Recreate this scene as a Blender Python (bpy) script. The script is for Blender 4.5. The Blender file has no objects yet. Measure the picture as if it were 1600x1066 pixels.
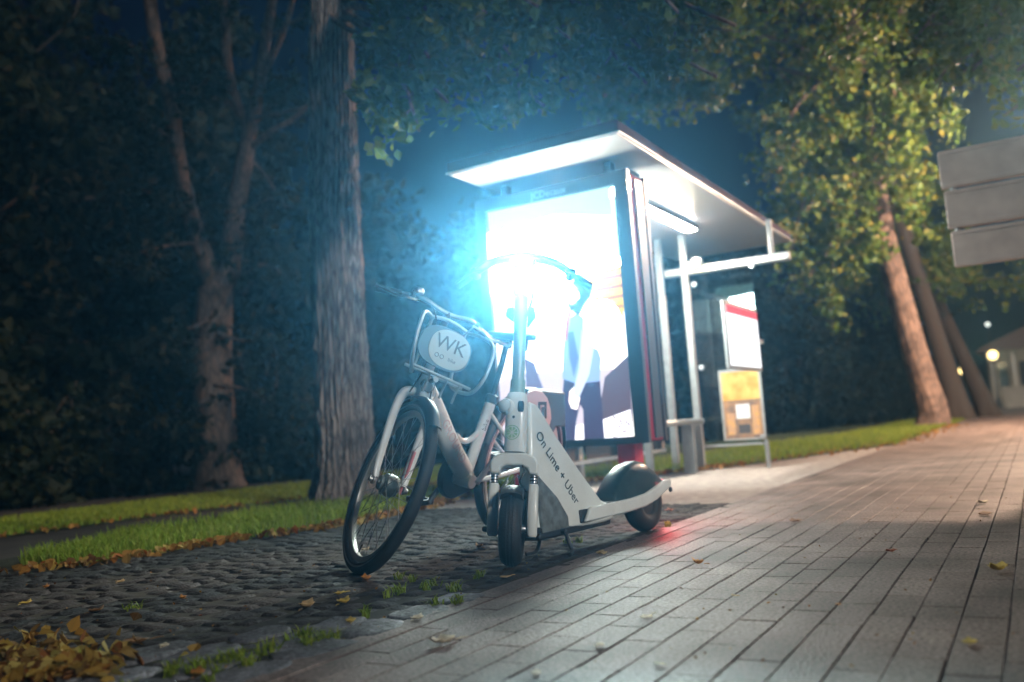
import bpy, bmesh, math, random
import numpy as np
from mathutils import Matrix, Vector
random.seed(7); rng = np.random.default_rng(11)
sc = bpy.context.scene
col = sc.collection
R = math.radians

# ------------------------------------------------------------------ camera, sky, light, exposure
CAM_H = 0.534
F_PX, CX, CY = 1389.55, 800.0, 533.0
RW = np.array([[0.5061577, 0.05204069, 0.86086941],      # world axes expressed in the lens frame (x right, y down, z ahead)
               [-0.85965896, 0.11055322, 0.49876292],
               [-0.06921592, -0.9925068, 0.10069461]])
cam = bpy.data.cameras.new('camera'); camo = bpy.data.objects.new('camera', cam); col.objects.link(camo)
cam.sensor_width = 36; cam.lens = F_PX / 1600 * 36
cam.clip_start = 0.05; cam.clip_end = 600
camo.matrix_world = Matrix([[RW[0][0], -RW[0][1], -RW[0][2], 0], [RW[1][0], -RW[1][1], -RW[1][2], 0],
                            [RW[2][0], -RW[2][1], -RW[2][2], CAM_H], [0, 0, 0, 1]])
cam.dof.use_dof = True; cam.dof.focus_distance = 3.35; cam.dof.aperture_fstop = 1.5
sc.camera = camo

SUN_AZ, SUN_EL = R(-112), R(23)          # weak warm street side glow, from behind the right shoulder
SKY_STRENGTH = 0.15
SUN_STRENGTH = 1.05
AD = 46.0                               # advertising light box
HEAD_W = 1150.0                           # scooter head lamp
HAZE = 0.0042
STREET_W = 6400.0                       # added warm lamp column, unseen on the kerb
w = bpy.data.worlds.new('World'); sc.world = w; w.use_nodes = True
nt = w.node_tree; bg = nt.nodes['Background']
sky = nt.nodes.new('ShaderNodeTexSky'); sky.sky_type = 'NISHITA'; sky.sun_disc = False
sky.sun_elevation = R(-3.0); sky.sun_rotation = R(212); sky.ozone_density = 8; sky.dust_density = 0; sky.air_density = 1.6
nt.links.new(sky.outputs[0], bg.inputs[0]); bg.inputs[1].default_value = SKY_STRENGTH
sl = bpy.data.lights.new('street_glow', 'SUN'); sl.energy = SUN_STRENGTH; sl.angle = R(9); sl.color = (1.0, 0.92, 0.84)
so = bpy.data.objects.new('street_glow', sl); col.objects.link(so)
d = Vector((math.cos(SUN_EL) * math.cos(SUN_AZ), math.cos(SUN_EL) * math.sin(SUN_AZ), math.sin(SUN_EL)))
so.rotation_euler = (-d).to_track_quat('-Z', 'Y').to_euler(); so.location = d * 20
sc.view_settings.view_transform = 'Standard'; sc.view_settings.look = 'None'
sc.view_settings.exposure = 0.75; sc.view_settings.gamma = 1
cy = sc.cycles
cy.use_denoising = True; cy.max_bounces = 7; cy.diffuse_bounces = 3; cy.glossy_bounces = 3
cy.transmission_bounces = 4; cy.transparent_max_bounces = 16; cy.volume_bounces = 0
cy.sample_clamp_indirect = 3; cy.caustics_reflective = False; cy.caustics_refractive = False
cy.use_adaptive_sampling = True; cy.adaptive_threshold = 0.015

# ------------------------------------------------------------------ helpers
C0 = np.array([0, 0, CAM_H])
def ray(x, y): return RW @ np.array([x - CX, y - CY, F_PX])
def gnd(x, y, z=0.0):
    r = ray(x, y); t = (z - CAM_H) / r[2]; return C0 + t * r
def onU(x, y, u): r = ray(x, y); return C0 + u / r[0] * r
def onV(x, y, v): r = ray(x, y); return C0 + v / r[1] * r
def far(x, y, dist): r = ray(x, y); return C0 + dist * r / np.linalg.norm(r)

MATS = {}
def mat(name, color, rough=0.6, metal=0.0, var=0.0, scale=8.0, bump=0.0, bscale=60.0, color2=None, coat=0.0, spec=0.5, stretch=None):
    if name in MATS: return MATS[name]
    m = bpy.data.materials.new(name); m.use_nodes = True; n = m.node_tree.nodes; l = m.node_tree.links
    b = n['Principled BSDF']; b.inputs['Roughness'].default_value = rough; b.inputs['Metallic'].default_value = metal
    b.inputs['Coat Weight'].default_value = coat; b.inputs['Specular IOR Level'].default_value = spec
    tc = n.new('ShaderNodeTexCoord'); vec = tc.outputs['Object']
    if stretch:
        mp = n.new('ShaderNodeMapping'); mp.inputs['Scale'].default_value = stretch; l.new(vec, mp.inputs[0]); vec = mp.outputs[0]
    if var > 0 or color2:
        t = n.new('ShaderNodeTexNoise'); t.inputs['Scale'].default_value = scale; t.inputs['Detail'].default_value = 5
        l.new(vec, t.inputs['Vector'])
        r = n.new('ShaderNodeValToRGB'); r.color_ramp.elements[0].position = 0.32; r.color_ramp.elements[1].position = 0.68
        c2 = color2 or tuple(c * (1 - var) for c in color)
        r.color_ramp.elements[0].color = (*c2, 1); r.color_ramp.elements[1].color = (*(min(1, c * (1 + (var if not color2 else 0))) for c in color), 1)
        l.new(t.outputs[0], r.inputs[0]); l.new(r.outputs[0], b.inputs['Base Color'])
    else: b.inputs['Base Color'].default_value = (*color, 1)
    if bump > 0:
        t2 = n.new('ShaderNodeTexNoise'); t2.inputs['Scale'].default_value = bscale; t2.inputs['Detail'].default_value = 4
        l.new(vec, t2.inputs['Vector']); bn = n.new('ShaderNodeBump'); bn.inputs['Strength'].default_value = bump
        bn.inputs['Distance'].default_value = 0.02
        l.new(t2.outputs[0], bn.inputs['Height']); l.new(bn.outputs[0], b.inputs['Normal'])
    MATS[name] = m; return m
def emit(name, color, strength):
    if name in MATS: return MATS[name]
    m = bpy.data.materials.new(name); m.use_nodes = True; n = m.node_tree.nodes; l = m.node_tree.links
    n.remove(n['Principled BSDF']); e = n.new('ShaderNodeEmission'); e.inputs[0].default_value = (*color, 1); e.inputs[1].default_value = strength
    l.new(e.outputs[0], n['Material Output'].inputs[0]); MATS[name] = m; return m
def island_mat(name, colors, rough=0.8, bump=0.3, bscale=40.0, trans=0.0, stain=0.0):
    """colour varies from piece to piece of one mesh (pavers, leaves)"""
    m = bpy.data.materials.new(name); m.use_nodes = True; n = m.node_tree.nodes; l = m.node_tree.links
    b = n['Principled BSDF']; b.inputs['Roughness'].default_value = rough
    if trans > 0: b.inputs['Specular IOR Level'].default_value = 0.15
    g = n.new('ShaderNodeNewGeometry'); r = n.new('ShaderNodeValToRGB'); cr = r.color_ramp
    while len(cr.elements) < len(colors): cr.elements.new(0.5)
    for i, c in enumerate(colors):
        cr.elements[i].position = i / (len(colors) - 1); cr.elements[i].color = (*c, 1)
    l.new(g.outputs['Random Per Island'], r.inputs[0]); out = r.outputs[0]
    if stain > 0:
        tc = n.new('ShaderNodeTexCoord'); t = n.new('ShaderNodeTexNoise'); t.inputs['Scale'].default_value = 2.3; t.inputs['Detail'].default_value = 8
        l.new(tc.outputs['Object'], t.inputs['Vector'])
        mr = n.new('ShaderNodeMapRange'); mr.inputs[1].default_value = 0.35; mr.inputs[2].default_value = 0.65; mr.inputs[3].default_value = 1 - stain; mr.inputs[4].default_value = 1 + stain
        l.new(t.outputs[0], mr.inputs[0])
        mx = n.new('ShaderNodeMix'); mx.data_type = 'RGBA'; mx.blend_type = 'MULTIPLY'; mx.inputs[0].default_value = 1
        l.new(out, mx.inputs[6]); l.new(mr.outputs[0], mx.inputs[7]); out = mx.outputs[2]
        t3 = n.new('ShaderNodeTexNoise'); t3.inputs['Scale'].default_value = 90; t3.inputs['Detail'].default_value = 3; l.new(tc.outputs['Object'], t3.inputs['Vector'])
        mr3 = n.new('ShaderNodeMapRange'); mr3.inputs[1].default_value = 0.3; mr3.inputs[2].default_value = 0.7; mr3.inputs[3].default_value = 0.35; mr3.inputs[4].default_value = 1.75
        l.new(t3.outputs[0], mr3.inputs[0]); mx3 = n.new('ShaderNodeMix'); mx3.data_type = 'RGBA'; mx3.blend_type = 'MULTIPLY'; mx3.inputs[0].default_value = 1
        l.new(out, mx3.inputs[6]); l.new(mr3.outputs[0], mx3.inputs[7]); out = mx3.outputs[2]
    l.new(out, b.inputs['Base Color'])
    if bump > 0:
        tc2 = n.new('ShaderNodeTexCoord'); t2 = n.new('ShaderNodeTexNoise'); t2.inputs['Scale'].default_value = bscale; t2.inputs['Detail'].default_value = 6
        l.new(tc2.outputs['Object'], t2.inputs['Vector']); bn = n.new('ShaderNodeBump'); bn.inputs['Strength'].default_value = bump; bn.inputs['Distance'].default_value = 0.01
        l.new(t2.outputs[0], bn.inputs['Height']); l.new(bn.outputs[0], b.inputs['Normal'])
    if trans > 0:
        tl = n.new('ShaderNodeBsdfTranslucent'); l.new(out, tl.inputs[0]); ms = n.new('ShaderNodeMixShader'); ms.inputs[0].default_value = trans
        l.new(b.outputs[0], ms.inputs[1]); l.new(tl.outputs[0], ms.inputs[2]); l.new(ms.outputs[0], n['Material Output'].inputs[0])
    MATS[name] = m; return m

def tag(o, label=None, cat=None, group=None, kind=None):
    if label: o['label'] = label
    if cat: o['category'] = cat
    if group: o['group'] = group
    if kind: o['kind'] = kind
    return o
def thing(name, label, cat, matrix=None, group=None):
    o = bpy.data.objects.new(name, None); o.empty_display_size = 0.1; col.objects.link(o)
    if matrix is not None: o.matrix_world = matrix
    return tag(o, label, cat, group)
def link(name, me, m, parent=None, smooth=35, bevel=0.0):
    if m is not None:
        for mm in (m if isinstance(m, (list, tuple)) else [m]): me.materials.append(mm)
    if smooth:
        for p in me.polygons: p.use_smooth = True
        me.set_sharp_from_angle(angle=R(smooth))
    else: me.polygons.foreach_set('use_smooth', [False] * len(me.polygons))
    o = bpy.data.objects.new(name, me); col.objects.link(o)
    if parent is not None: o.parent = parent
    if bevel > 0:
        b = o.modifiers.new('Bevel', 'BEVEL'); b.width = bevel; b.segments = 2; b.limit_method = 'ANGLE'; b.angle_limit = R(40)
    return o

class MB:
    def __init__(s, T=None): s.v = []; s.f = []; s.mi = []; s.T = T
    def add(s, vs, fs, mi=0):
        o = len(s.v)
        for p in vs: s.v.append(tuple(s.T(p)) if s.T else tuple(p))
        for f in fs: s.f.append(tuple(o + i for i in f)); s.mi.append(mi)
        return s
    def box(s, x0, x1, y0, y1, z0, z1, mi=0):
        return s.add([(x0, y0, z0), (x1, y0, z0), (x1, y1, z0), (x0, y1, z0), (x0, y0, z1), (x1, y0, z1), (x1, y1, z1), (x0, y1, z1)],
                     [(3, 2, 1, 0), (4, 5, 6, 7), (0, 1, 5, 4), (1, 2, 6, 5), (2, 3, 7, 6), (3, 0, 4, 7)], mi)
    def tube(s, pts, r, seg=12, closed=False, cap=True, flat=1.0, mi=0):
        P = [Vector(p) for p in pts]; n = len(P)
        rs = r if isinstance(r, (list, tuple)) else [r] * n
        T = []
        for i in range(n):
            a = P[(i - 1) % n] if (closed or i > 0) else P[i]; b = P[(i + 1) % n] if (closed or i < n - 1) else P[i]
            t = b - a; T.append(t.normalized() if t.length > 1e-9 else Vector((0, 0, 1)))
        up = Vector((0, 0, 1)) if abs(T[0].z) < 0.9 else Vector((1, 0, 0))
        N = (up - T[0] * up.dot(T[0])).normalized(); vs = []
        for i in range(n):
            N = (N - T[i] * N.dot(T[i])).normalized(); B = T[i].cross(N)
            for k in range(seg):
                a = 2 * math.pi * k / seg
                vs.append(P[i] + N * (math.cos(a) * rs[i] * flat) + B * (math.sin(a) * rs[i]))
        fs = []
        for i in range(n if closed else n - 1):
            j = (i + 1) % n
            for k in range(seg):
                k2 = (k + 1) % seg; fs.append((i * seg + k, i * seg + k2, j * seg + k2, j * seg + k))
        if cap and not closed:
            fs.append(tuple(range(seg - 1, -1, -1))); fs.append(tuple((n - 1) * seg + k for k in range(seg)))
        return s.add(vs, fs, mi)
    def lathe(s, prof, c, ax, seg=32, closed=False, mi=0):
        """prof: list of (radius, along axis)"""
        ax = Vector(ax).normalized(); u = ax.orthogonal().normalized(); v = ax.cross(u); c = Vector(c); n = len(prof); vs = []
        for (rr, h) in prof:
            for k in range(seg):
                a = 2 * math.pi * k / seg; vs.append(c + ax * h + (u * math.cos(a) + v * math.sin(a)) * rr)
        fs = []
        for i in range(n if closed else n - 1):
            j = (i + 1) % n
            for k in range(seg):
                k2 = (k + 1) % seg; fs.append((i * seg + k, i * seg + k2, j * seg + k2, j * seg + k))
        return s.add(vs, fs, mi)
    def prism(s, poly, fn, t0, t1, mi=0):
        """poly: 2D outline; fn(a, b, t) -> point"""
        n = len(poly); vs = [fn(a, b, t0) for a, b in poly] + [fn(a, b, t1) for a, b in poly]
        fs = [tuple(range(n - 1, -1, -1)), tuple(range(n, 2 * n))] + [(i, (i + 1) % n, n + (i + 1) % n, n + i) for i in range(n)]
        return s.add(vs, fs, mi)
    def loft(s, rings, cap=True, mi=0):
        n = len(rings[0]); vs = [p for r_ in rings for p in r_]; fs = []
        for i in range(len(rings) - 1):
            for k in range(n):
                k2 = (k + 1) % n; fs.append((i * n + k, i * n + k2, (i + 1) * n + k2, (i + 1) * n + k))
        if cap: fs.append(tuple(range(n - 1, -1, -1))); fs.append(tuple((len(rings) - 1) * n + k for k in range(n)))
        return s.add(vs, fs, mi)
    def build(s, name, m, parent=None, smooth=35, bevel=0.0):
        me = bpy.data.meshes.new(name); me.from_pydata(s.v, [], s.f)
        if any(s.mi):
            me.polygons.foreach_set('material_index', s.mi)
        b = bmesh.new(); b.from_mesh(me); bmesh.ops.recalc_face_normals(b, faces=b.faces); b.to_mesh(me); b.free()
        return link(name, me, m, parent, smooth, bevel)

def xz(y0=0):    # prism mapping for side outlines
    return lambda a, b, t: (a, t, b)
def spline(pts, n=8):
    """Catmull-Rom through points"""
    P = [np.array(p, float) for p in pts]; P = [2 * P[0] - P[1]] + P + [2 * P[-1] - P[-2]]; out = []
    for i in range(1, len(P) - 2):
        for k in range(n):
            t = k / n; a, b, c, d_ = P[i - 1], P[i], P[i + 1], P[i + 2]
            out.append(tuple(0.5 * ((2 * b) + (-a + c) * t + (2 * a - 5 * b + 4 * c - d_) * t * t + (-a + 3 * b - 3 * c + d_) * t ** 3)))
    out.append(tuple(P[-2])); return out
def text_mesh(s, size, M, T=None, extrude=0.0006, align='CENTER'):
    cu = bpy.data.curves.new('lettering', 'FONT'); cu.body = s; cu.size = size; cu.extrude = extrude; cu.align_x = align; cu.align_y = 'CENTER'
    cu.resolution_u = 3
    o = bpy.data.objects.new('lettering', cu); me = bpy.data.meshes.new_from_object(o)
    bpy.data.objects.remove(o); bpy.data.curves.remove(cu); me.transform(M)
    if T:
        for v in me.vertices: v.co = Vector(T(v.co))
    return me
def frame_mat(o, x, z):
    """matrix whose local X runs along x and whose local Z (text face) looks along z"""
    x = Vector(x).normalized(); z = Vector(z); z = (z - x * z.dot(x)).normalized(); y = z.cross(x)
    return Matrix(((x.x, y.x, z.x, o[0]), (x.y, y.y, z.y, o[1]), (x.z, y.z, z.z, o[2]), (0, 0, 0, 1)))
def mesh_np(name, V, F, m, parent=None, smooth=0):
    me = bpy.data.meshes.new(name); V = np.asarray(V, np.float32); F = np.asarray(F, np.int32); k = F.shape[1]
    me.vertices.add(len(V)); me.vertices.foreach_set('co', V.ravel())
    me.loops.add(F.size); me.loops.foreach_set('vertex_index', F.ravel())
    me.polygons.add(len(F)); me.polygons.foreach_set('loop_start', np.arange(0, F.size, k, dtype=np.int32)); me.polygons.foreach_set('loop_total', np.full(len(F), k, np.int32))
    me.update(calc_edges=True); me.validate()
    return link(name, me, m, parent, smooth)

# ------------------------------------------------------------------ materials
M_soil = mat('soil', (0.022, 0.018, 0.013), 0.95, var=0.5, scale=6, bump=0.6, bscale=40)
M_joint = mat('joint sand', (0.012, 0.011, 0.01), 0.95)
M_paver = island_mat('concrete paver', [(0.125, 0.095, 0.083), (0.162, 0.126, 0.11), (0.182, 0.143, 0.126), (0.138, 0.106, 0.094)], 0.5, 0.6, 120, stain=0.5)
M_sett = island_mat('dark basalt sett', [(0.012, 0.011, 0.010), (0.026, 0.023, 0.021), (0.018, 0.017, 0.016)], 0.8, 0.8, 50, stain=0.5)
M_cobble = island_mat('granite cobble', [(0.075, 0.08, 0.085), (0.12, 0.125, 0.135), (0.095, 0.10, 0.11)], 0.6, 0.9, 38, stain=0.5)
M_asph = mat('pale gritty surfacing', (0.33, 0.30, 0.27), 0.9, var=0.25, scale=14, bump=0.35, bscale=220)
M_path = mat('dark path asphalt', (0.045, 0.036, 0.03), 0.9, var=0.3, scale=3, bump=0.3, bscale=160)
M_lawn = mat('mown lawn', (0.035, 0.06, 0.014), 0.95, var=0.35, scale=5, bump=0.8, bscale=60)
M_grass = island_mat('grass blade', [(0.16, 0.25, 0.02), (0.24, 0.34, 0.035), (0.33, 0.37, 0.06), (0.13, 0.21, 0.02)], 0.55, 0, trans=0.4)
M_leaf = island_mat('linden leaf', [(0.045, 0.085, 0.016), (0.065, 0.105, 0.02), (0.095, 0.12, 0.025), (0.05, 0.09, 0.02), (0.17, 0.14, 0.03)], 0.5, 0, trans=0.3)
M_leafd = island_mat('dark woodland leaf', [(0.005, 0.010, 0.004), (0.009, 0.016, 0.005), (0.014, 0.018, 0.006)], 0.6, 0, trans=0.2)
M_leafy = island_mat('yellowing linden leaf', [(0.045, 0.10, 0.012), (0.075, 0.13, 0.018), (0.12, 0.16, 0.022), (0.055, 0.11, 0.014), (0.20, 0.18, 0.03)], 0.5, 0, trans=0.3)
M_litter = island_mat('dry leaf litter', [(0.26, 0.10, 0.02), (0.36, 0.19, 0.04), (0.12, 0.05, 0.018), (0.42, 0.30, 0.07), (0.30, 0.08, 0.02)], 0.7, 0, trans=0.2)
M_heap = island_mat('yellow leaf heap', [(0.22, 0.11, 0.02), (0.30, 0.20, 0.04), (0.09, 0.04, 0.015), (0.36, 0.29, 0.08), (0.20, 0.07, 0.015), (0.12, 0.06, 0.02)], 0.7, 0, trans=0.2)
M_white = mat('worn white paint', (0.76, 0.80, 0.75), 0.38, var=0.06, scale=9, bump=0.04, bscale=120, coat=0.25)
M_bikew = mat('silver white bicycle paint', (0.74, 0.79, 0.78), 0.35, var=0.08, scale=14, coat=0.3)
M_rubber = mat('tyre rubber', (0.018, 0.019, 0.02), 0.62, bump=0.15, bscale=150)
M_black = mat('black plastic', (0.02, 0.021, 0.023), 0.42, bump=0.06, bscale=300)
M_teal = mat('dark teal plastic', (0.02, 0.045, 0.05), 0.35, var=0.2, scale=20, coat=0.2)
M_steel = mat('brushed steel', (0.55, 0.55, 0.55), 0.28, 1.0)
M_grey = mat('grey aluminium', (0.36, 0.38, 0.37), 0.4, 0.8, var=0.1, scale=20)
M_green = mat('pale green sticker', (0.28, 0.5, 0.30), 0.5)
M_ink = mat('dark lettering ink', (0.02, 0.05, 0.06), 0.5)
M_inkp = mat('pale lettering', (0.75, 0.76, 0.76), 0.5)
M_inkg = mat('grey lettering', (0.22, 0.24, 0.25), 0.5)
M_frame = mat('dark shelter paint', (0.028, 0.032, 0.036), 0.4, coat=0.2)
M_red = mat('red shelter paint', (0.42, 0.03, 0.055), 0.7, var=0.15, scale=10, spec=0.2)
M_maroon = mat('maroon roof paint', (0.05, 0.012, 0.018), 0.85, var=0.15, scale=10, spec=0.1)
M_ceil = mat('white ceiling panel', (0.33, 0.275, 0.245), 0.28, var=0.06, scale=2)
M_alu = mat('pale aluminium post', (0.34, 0.34, 0.33), 0.42, 0.5, var=0.12, scale=12)
M_bark = mat('grey furrowed bark', (0.30, 0.25, 0.215), 0.9, color2=(0.12, 0.095, 0.08), scale=9, bump=0.9, bscale=30, stretch=(6, 6, 0.8))
def bark_mat(name, light, dark, scale, squash):
    m = bpy.data.materials.new(name); m.use_nodes = True; n = m.node_tree.nodes; l = m.node_tree.links; b = n['Principled BSDF']; b.inputs['Roughness'].default_value = 0.92
    tc = n.new('ShaderNodeTexCoord'); mp = n.new('ShaderNodeMapping'); mp.inputs['Scale'].default_value = (1, 1, squash); l.new(tc.outputs['Object'], mp.inputs[0])
    wn = n.new('ShaderNodeTexNoise'); wn.inputs['Scale'].default_value = 7; wn.inputs['Detail'].default_value = 4; l.new(mp.outputs[0], wn.inputs['Vector'])
    mx = n.new('ShaderNodeMix'); mx.data_type = 'RGBA'; mx.inputs[0].default_value = 0.10; l.new(mp.outputs[0], mx.inputs[6]); l.new(wn.outputs['Color'], mx.inputs[7])
    vo = n.new('ShaderNodeTexVoronoi'); vo.feature = 'DISTANCE_TO_EDGE'; vo.inputs['Scale'].default_value = scale; l.new(mx.outputs[2], vo.inputs['Vector'])
    r = n.new('ShaderNodeValToRGB'); r.color_ramp.elements[0].position = 0.02; r.color_ramp.elements[1].position = 0.22; r.color_ramp.elements[0].color = (*dark, 1); r.color_ramp.elements[1].color = (*light, 1); l.new(vo.outputs['Distance'], r.inputs[0])
    gn = n.new('ShaderNodeTexNoise'); gn.inputs['Scale'].default_value = 2.2; gn.inputs['Detail'].default_value = 8; l.new(tc.outputs['Object'], gn.inputs['Vector'])
    mr = n.new('ShaderNodeMapRange'); mr.inputs[1].default_value = 0.35; mr.inputs[2].default_value = 0.65; mr.inputs[3].default_value = 0.65; mr.inputs[4].default_value = 1.25; l.new(gn.outputs[0], mr.inputs[0])
    m2 = n.new('ShaderNodeMix'); m2.data_type = 'RGBA'; m2.blend_type = 'MULTIPLY'; m2.inputs[0].default_value = 1; l.new(r.outputs[0], m2.inputs[6]); l.new(mr.outputs[0], m2.inputs[7]); l.new(m2.outputs[2], b.inputs['Base Color'])
    bp = n.new('ShaderNodeBump'); bp.inputs['Strength'].default_value = 0.9; bp.inputs['Distance'].default_value = 0.03; l.new(r.outputs[0], bp.inputs['Height']); l.new(bp.outputs[0], b.inputs['Normal'])
    return m
M_bark = bark_mat('cracked grey bark', (0.26, 0.215, 0.185), (0.085, 0.068, 0.058), 24, 0.11)
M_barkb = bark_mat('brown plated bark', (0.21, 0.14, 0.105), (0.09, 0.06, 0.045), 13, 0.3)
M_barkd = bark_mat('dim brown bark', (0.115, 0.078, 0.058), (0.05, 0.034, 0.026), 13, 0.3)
M_bark_plain = mat('brown bark', (0.17, 0.11, 0.08), 0.9, color2=(0.09, 0.06, 0.045), scale=8, bump=0.7, bscale=24, stretch=(5, 5, 0.9))
M_twig = mat('dark twig', (0.05, 0.038, 0.028), 0.9)
def glass_mat(name, tint, refl):
    m = bpy.data.materials.new(name); m.use_nodes = True; n = m.node_tree.nodes; l = m.node_tree.links; n.remove(n['Principled BSDF'])
    t = n.new('ShaderNodeBsdfTransparent'); t.inputs[0].default_value = (*tint, 1); g = n.new('ShaderNodeBsdfGlossy'); g.inputs['Roughness'].default_value = 0.02
    fr = n.new('ShaderNodeFresnel'); fr.inputs[0].default_value = 1.55; ad = n.new('ShaderNodeMath'); ad.operation = 'MULTIPLY_ADD'; ad.inputs[1].default_value = 1.0; ad.inputs[2].default_value = refl
    l.new(fr.outputs[0], ad.inputs[0]); mx = n.new('ShaderNodeMixShader'); l.new(ad.outputs[0], mx.inputs[0]); l.new(t.outputs[0], mx.inputs[1]); l.new(g.outputs[0], mx.inputs[2])
    l.new(mx.outputs[0], n['Material Output'].inputs[0]); return m
M_glass = glass_mat('shelter glass', (0.90, 0.95, 0.94), 0.02)

# ------------------------------------------------------------------ the ground: one base sheet, then sheets and stones laid on it
def sheet(name, poly, z, m):
    me = bpy.data.meshes.new(name); me.from_pydata([(x, y, z) for x, y in poly], [], [tuple(range(len(poly)))])
    return tag(link(name, me, m, smooth=0), kind='structure')
sheet('ground', [(-30, -60), (130, -60), (130, 90), (-30, 90)], -0.03, M_soil)
V_FRONT = [(0.2, 5.2), (2.3, 4.75), (2.95, 4.3), (3.6, 4.25), (4.3, 4.0), (5.3, 4.05), (6.4, 4.35), (7.5, 3.95), (8.4, 3.45), (9.9, 2.65), (11.5, 2.2), (13, 1.68), (60, 1.68)]
V_REAR = [(0.2, 5.25), (2.3, 5.1), (3.66, 5.46), (5.26, 5.6), (6.5, 5.3), (9, 5.0), (14, 4.3), (17, 3.9), (19, 3.4), (60, 3.4)]
P_REAR = [(-6, 7.3), (4, 7.0), (5.8, 6.9), (7, 6.4), (9, 6.2), (14, 5.4), (17.2, 4.8), (20, 4.2), (60, 4.2)]
def lerp(poly, x): return float(np.interp(x, [p[0] for p in poly], [p[1] for p in poly]))
sheet('lawn', P_REAR + [(60, 9.2), (8, 9.0), (-6, 10.5)], -0.008, M_lawn)
sheet('park_path', [(-6, 5.3)] + V_REAR + [(60, 4.24)] + [(x, y + 0.04) for x, y in P_REAR[::-1]], -0.016, M_path)
sheet('grass_verge', V_FRONT + V_REAR[::-1], -0.004, mat('verge soil', (0.03, 0.032, 0.012), 0.95, var=0.4, scale=8, bump=0.7, bscale=70))
sheet('shelter_forecourt', [(5.52, 1.64), (60, 1.64)] + [(x, y + 0.08) for x, y in V_FRONT[::-1] if x > 5.5] + [(5.52, 4.2)], -0.011, M_asph)
sheet('street', [(-10, -14), (110, -14), (110, -2.2), (-10, -2.2)], -0.02, mat('street asphalt', (0.05, 0.048, 0.046), 0.85, var=0.2, scale=4, bump=0.3, bscale=150))
for nm, a, b, zz in (('footpath_bed', (-1, -2.1), (60, 1.6), -0.014), ('sett_bed', (-1, 1.6), (5.5, 5.2), -0.005)):
    sheet(nm, [a, (b[0], a[1]), b, (a[0], b[1])], zz, M_joint if nm[0] == 'f' else mat('earthy joint', (0.02, 0.019, 0.010), 0.95, var=0.6, scale=7))

def stones(name, cells, m, seed, ch=0.006, tilt=0.004, bumpy=0.0, smooth=0):
    """cells: (x0,x1,y0,y1,ztop). Low chamfered stones as one paving surface."""
    r = np.random.default_rng(seed); V = []; F = []
    for (x0, x1, y0, y1, zt) in cells:
        o = len(V); a, b = r.normal(0, tilt, 2); j = lambda s_: r.normal(0, s_)
        for (x, y, dz) in ((x0, y0, 1), (x1, y0, 1), (x1, y1, 1), (x0, y1, 1)): V.append((x, y, zt - ch * 1.1 - 0.012))
        for (x, y, sx, sy) in ((x0, y0, 1, 1), (x1, y0, -1, 1), (x1, y1, -1, -1), (x0, y1, 1, -1)): V.append((x, y, zt - ch))
        for (x, y, sx, sy) in ((x0, y0, 1, 1), (x1, y0, -1, 1), (x1, y1, -1, -1), (x0, y1, 1, -1)):
            V.append((x + sx * ch * (1 + bumpy * r.random()), y + sy * ch * (1 + bumpy * r.random()), zt + a * sx + b * sy + bumpy * j(0.0015)))
        F += [(o, o + 1, o + 5, o + 4), (o + 1, o + 2, o + 6, o + 5), (o + 2, o + 3, o + 7, o + 6), (o + 3, o, o + 4, o + 7),
              (o + 4, o + 5, o + 9, o + 8), (o + 5, o + 6, o + 10, o + 9), (o + 6, o + 7, o + 11, o + 10), (o + 7, o + 4, o + 8, o + 11), (o + 8, o + 9, o + 10, o + 11)]
    ob = mesh_np(name, V, F, m, smooth=smooth)
    return tag(ob, kind='structure')
cells = []
PW, PL = 0.1045, 0.262
for i in range(-20, 16):
    y0 = i * PW + 0.02 - 0.012; off = (0.5 if i % 2 else 0.0) * PL + rng.normal(0, 0.008)
    if i == 15:      # last course is laid lengthways as a kerb course
        for k in range(0, 60): cells.append((k * 1.0 - 0.5 + 0.002, k * 1.0 + 0.5 - 0.002, y0 + 0.002, y0 + PW - 0.002, 0.002))
        continue
    for k in range(-2, 120):
        x0 = k * PL + off; jx, jy = rng.normal(0, 0.0012, 2)
        if rng.random() < 0.0: continue
        cells.append((x0 + 0.0018 + jx, x0 + PL - 0.0018 + jx, y0 + 0.0023 + jy, y0 + PW - 0.0023 + jy, rng.normal(0, 0.0004)))
stones('footpath', cells, M_paver, 3, ch=0.0014, tilt=0.00025)
sheet('far_footpath', [(31, -2.1), (110, -2.1), (110, 1.6), (31, 1.6)], -0.002, mat('distant paving', (0.2, 0.175, 0.16), 0.7, var=0.2, scale=20))
def in_cobble(x, y): return y < np.interp(x, [0.4, 1.42, 1.8, 2.17, 2.5, 2.9], [2.75, 2.42, 2.08, 1.86, 1.76, 1.6])
cells = []; y = 1.615; row = 0
while y < 5.0:
    dy = 0.078 + rng.random() * 0.022; x = -0.6 + rng.random() * 0.1
    while x < 5.5:
        dx = 0.075 + rng.random() * 0.06
        if y + dy < lerp(V_FRONT, x) + 0.3 and not in_cobble(x + dx / 2, y + dy / 2):
            wob = 0.022 * math.sin(x * 2.1 + row * 0.22) + rng.normal(0, 0.002)
            cells.append((x + 0.003, min(5.5, x + dx) - 0.003, y + wob + 0.003, y + wob + dy - 0.003, rng.normal(0.0, 0.002)))
        x += dx
    y += dy; row += 1
stones('sett_paving', cells, M_sett, 5, ch=0.012, tilt=0.002, bumpy=0.7, smooth=80)

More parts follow.
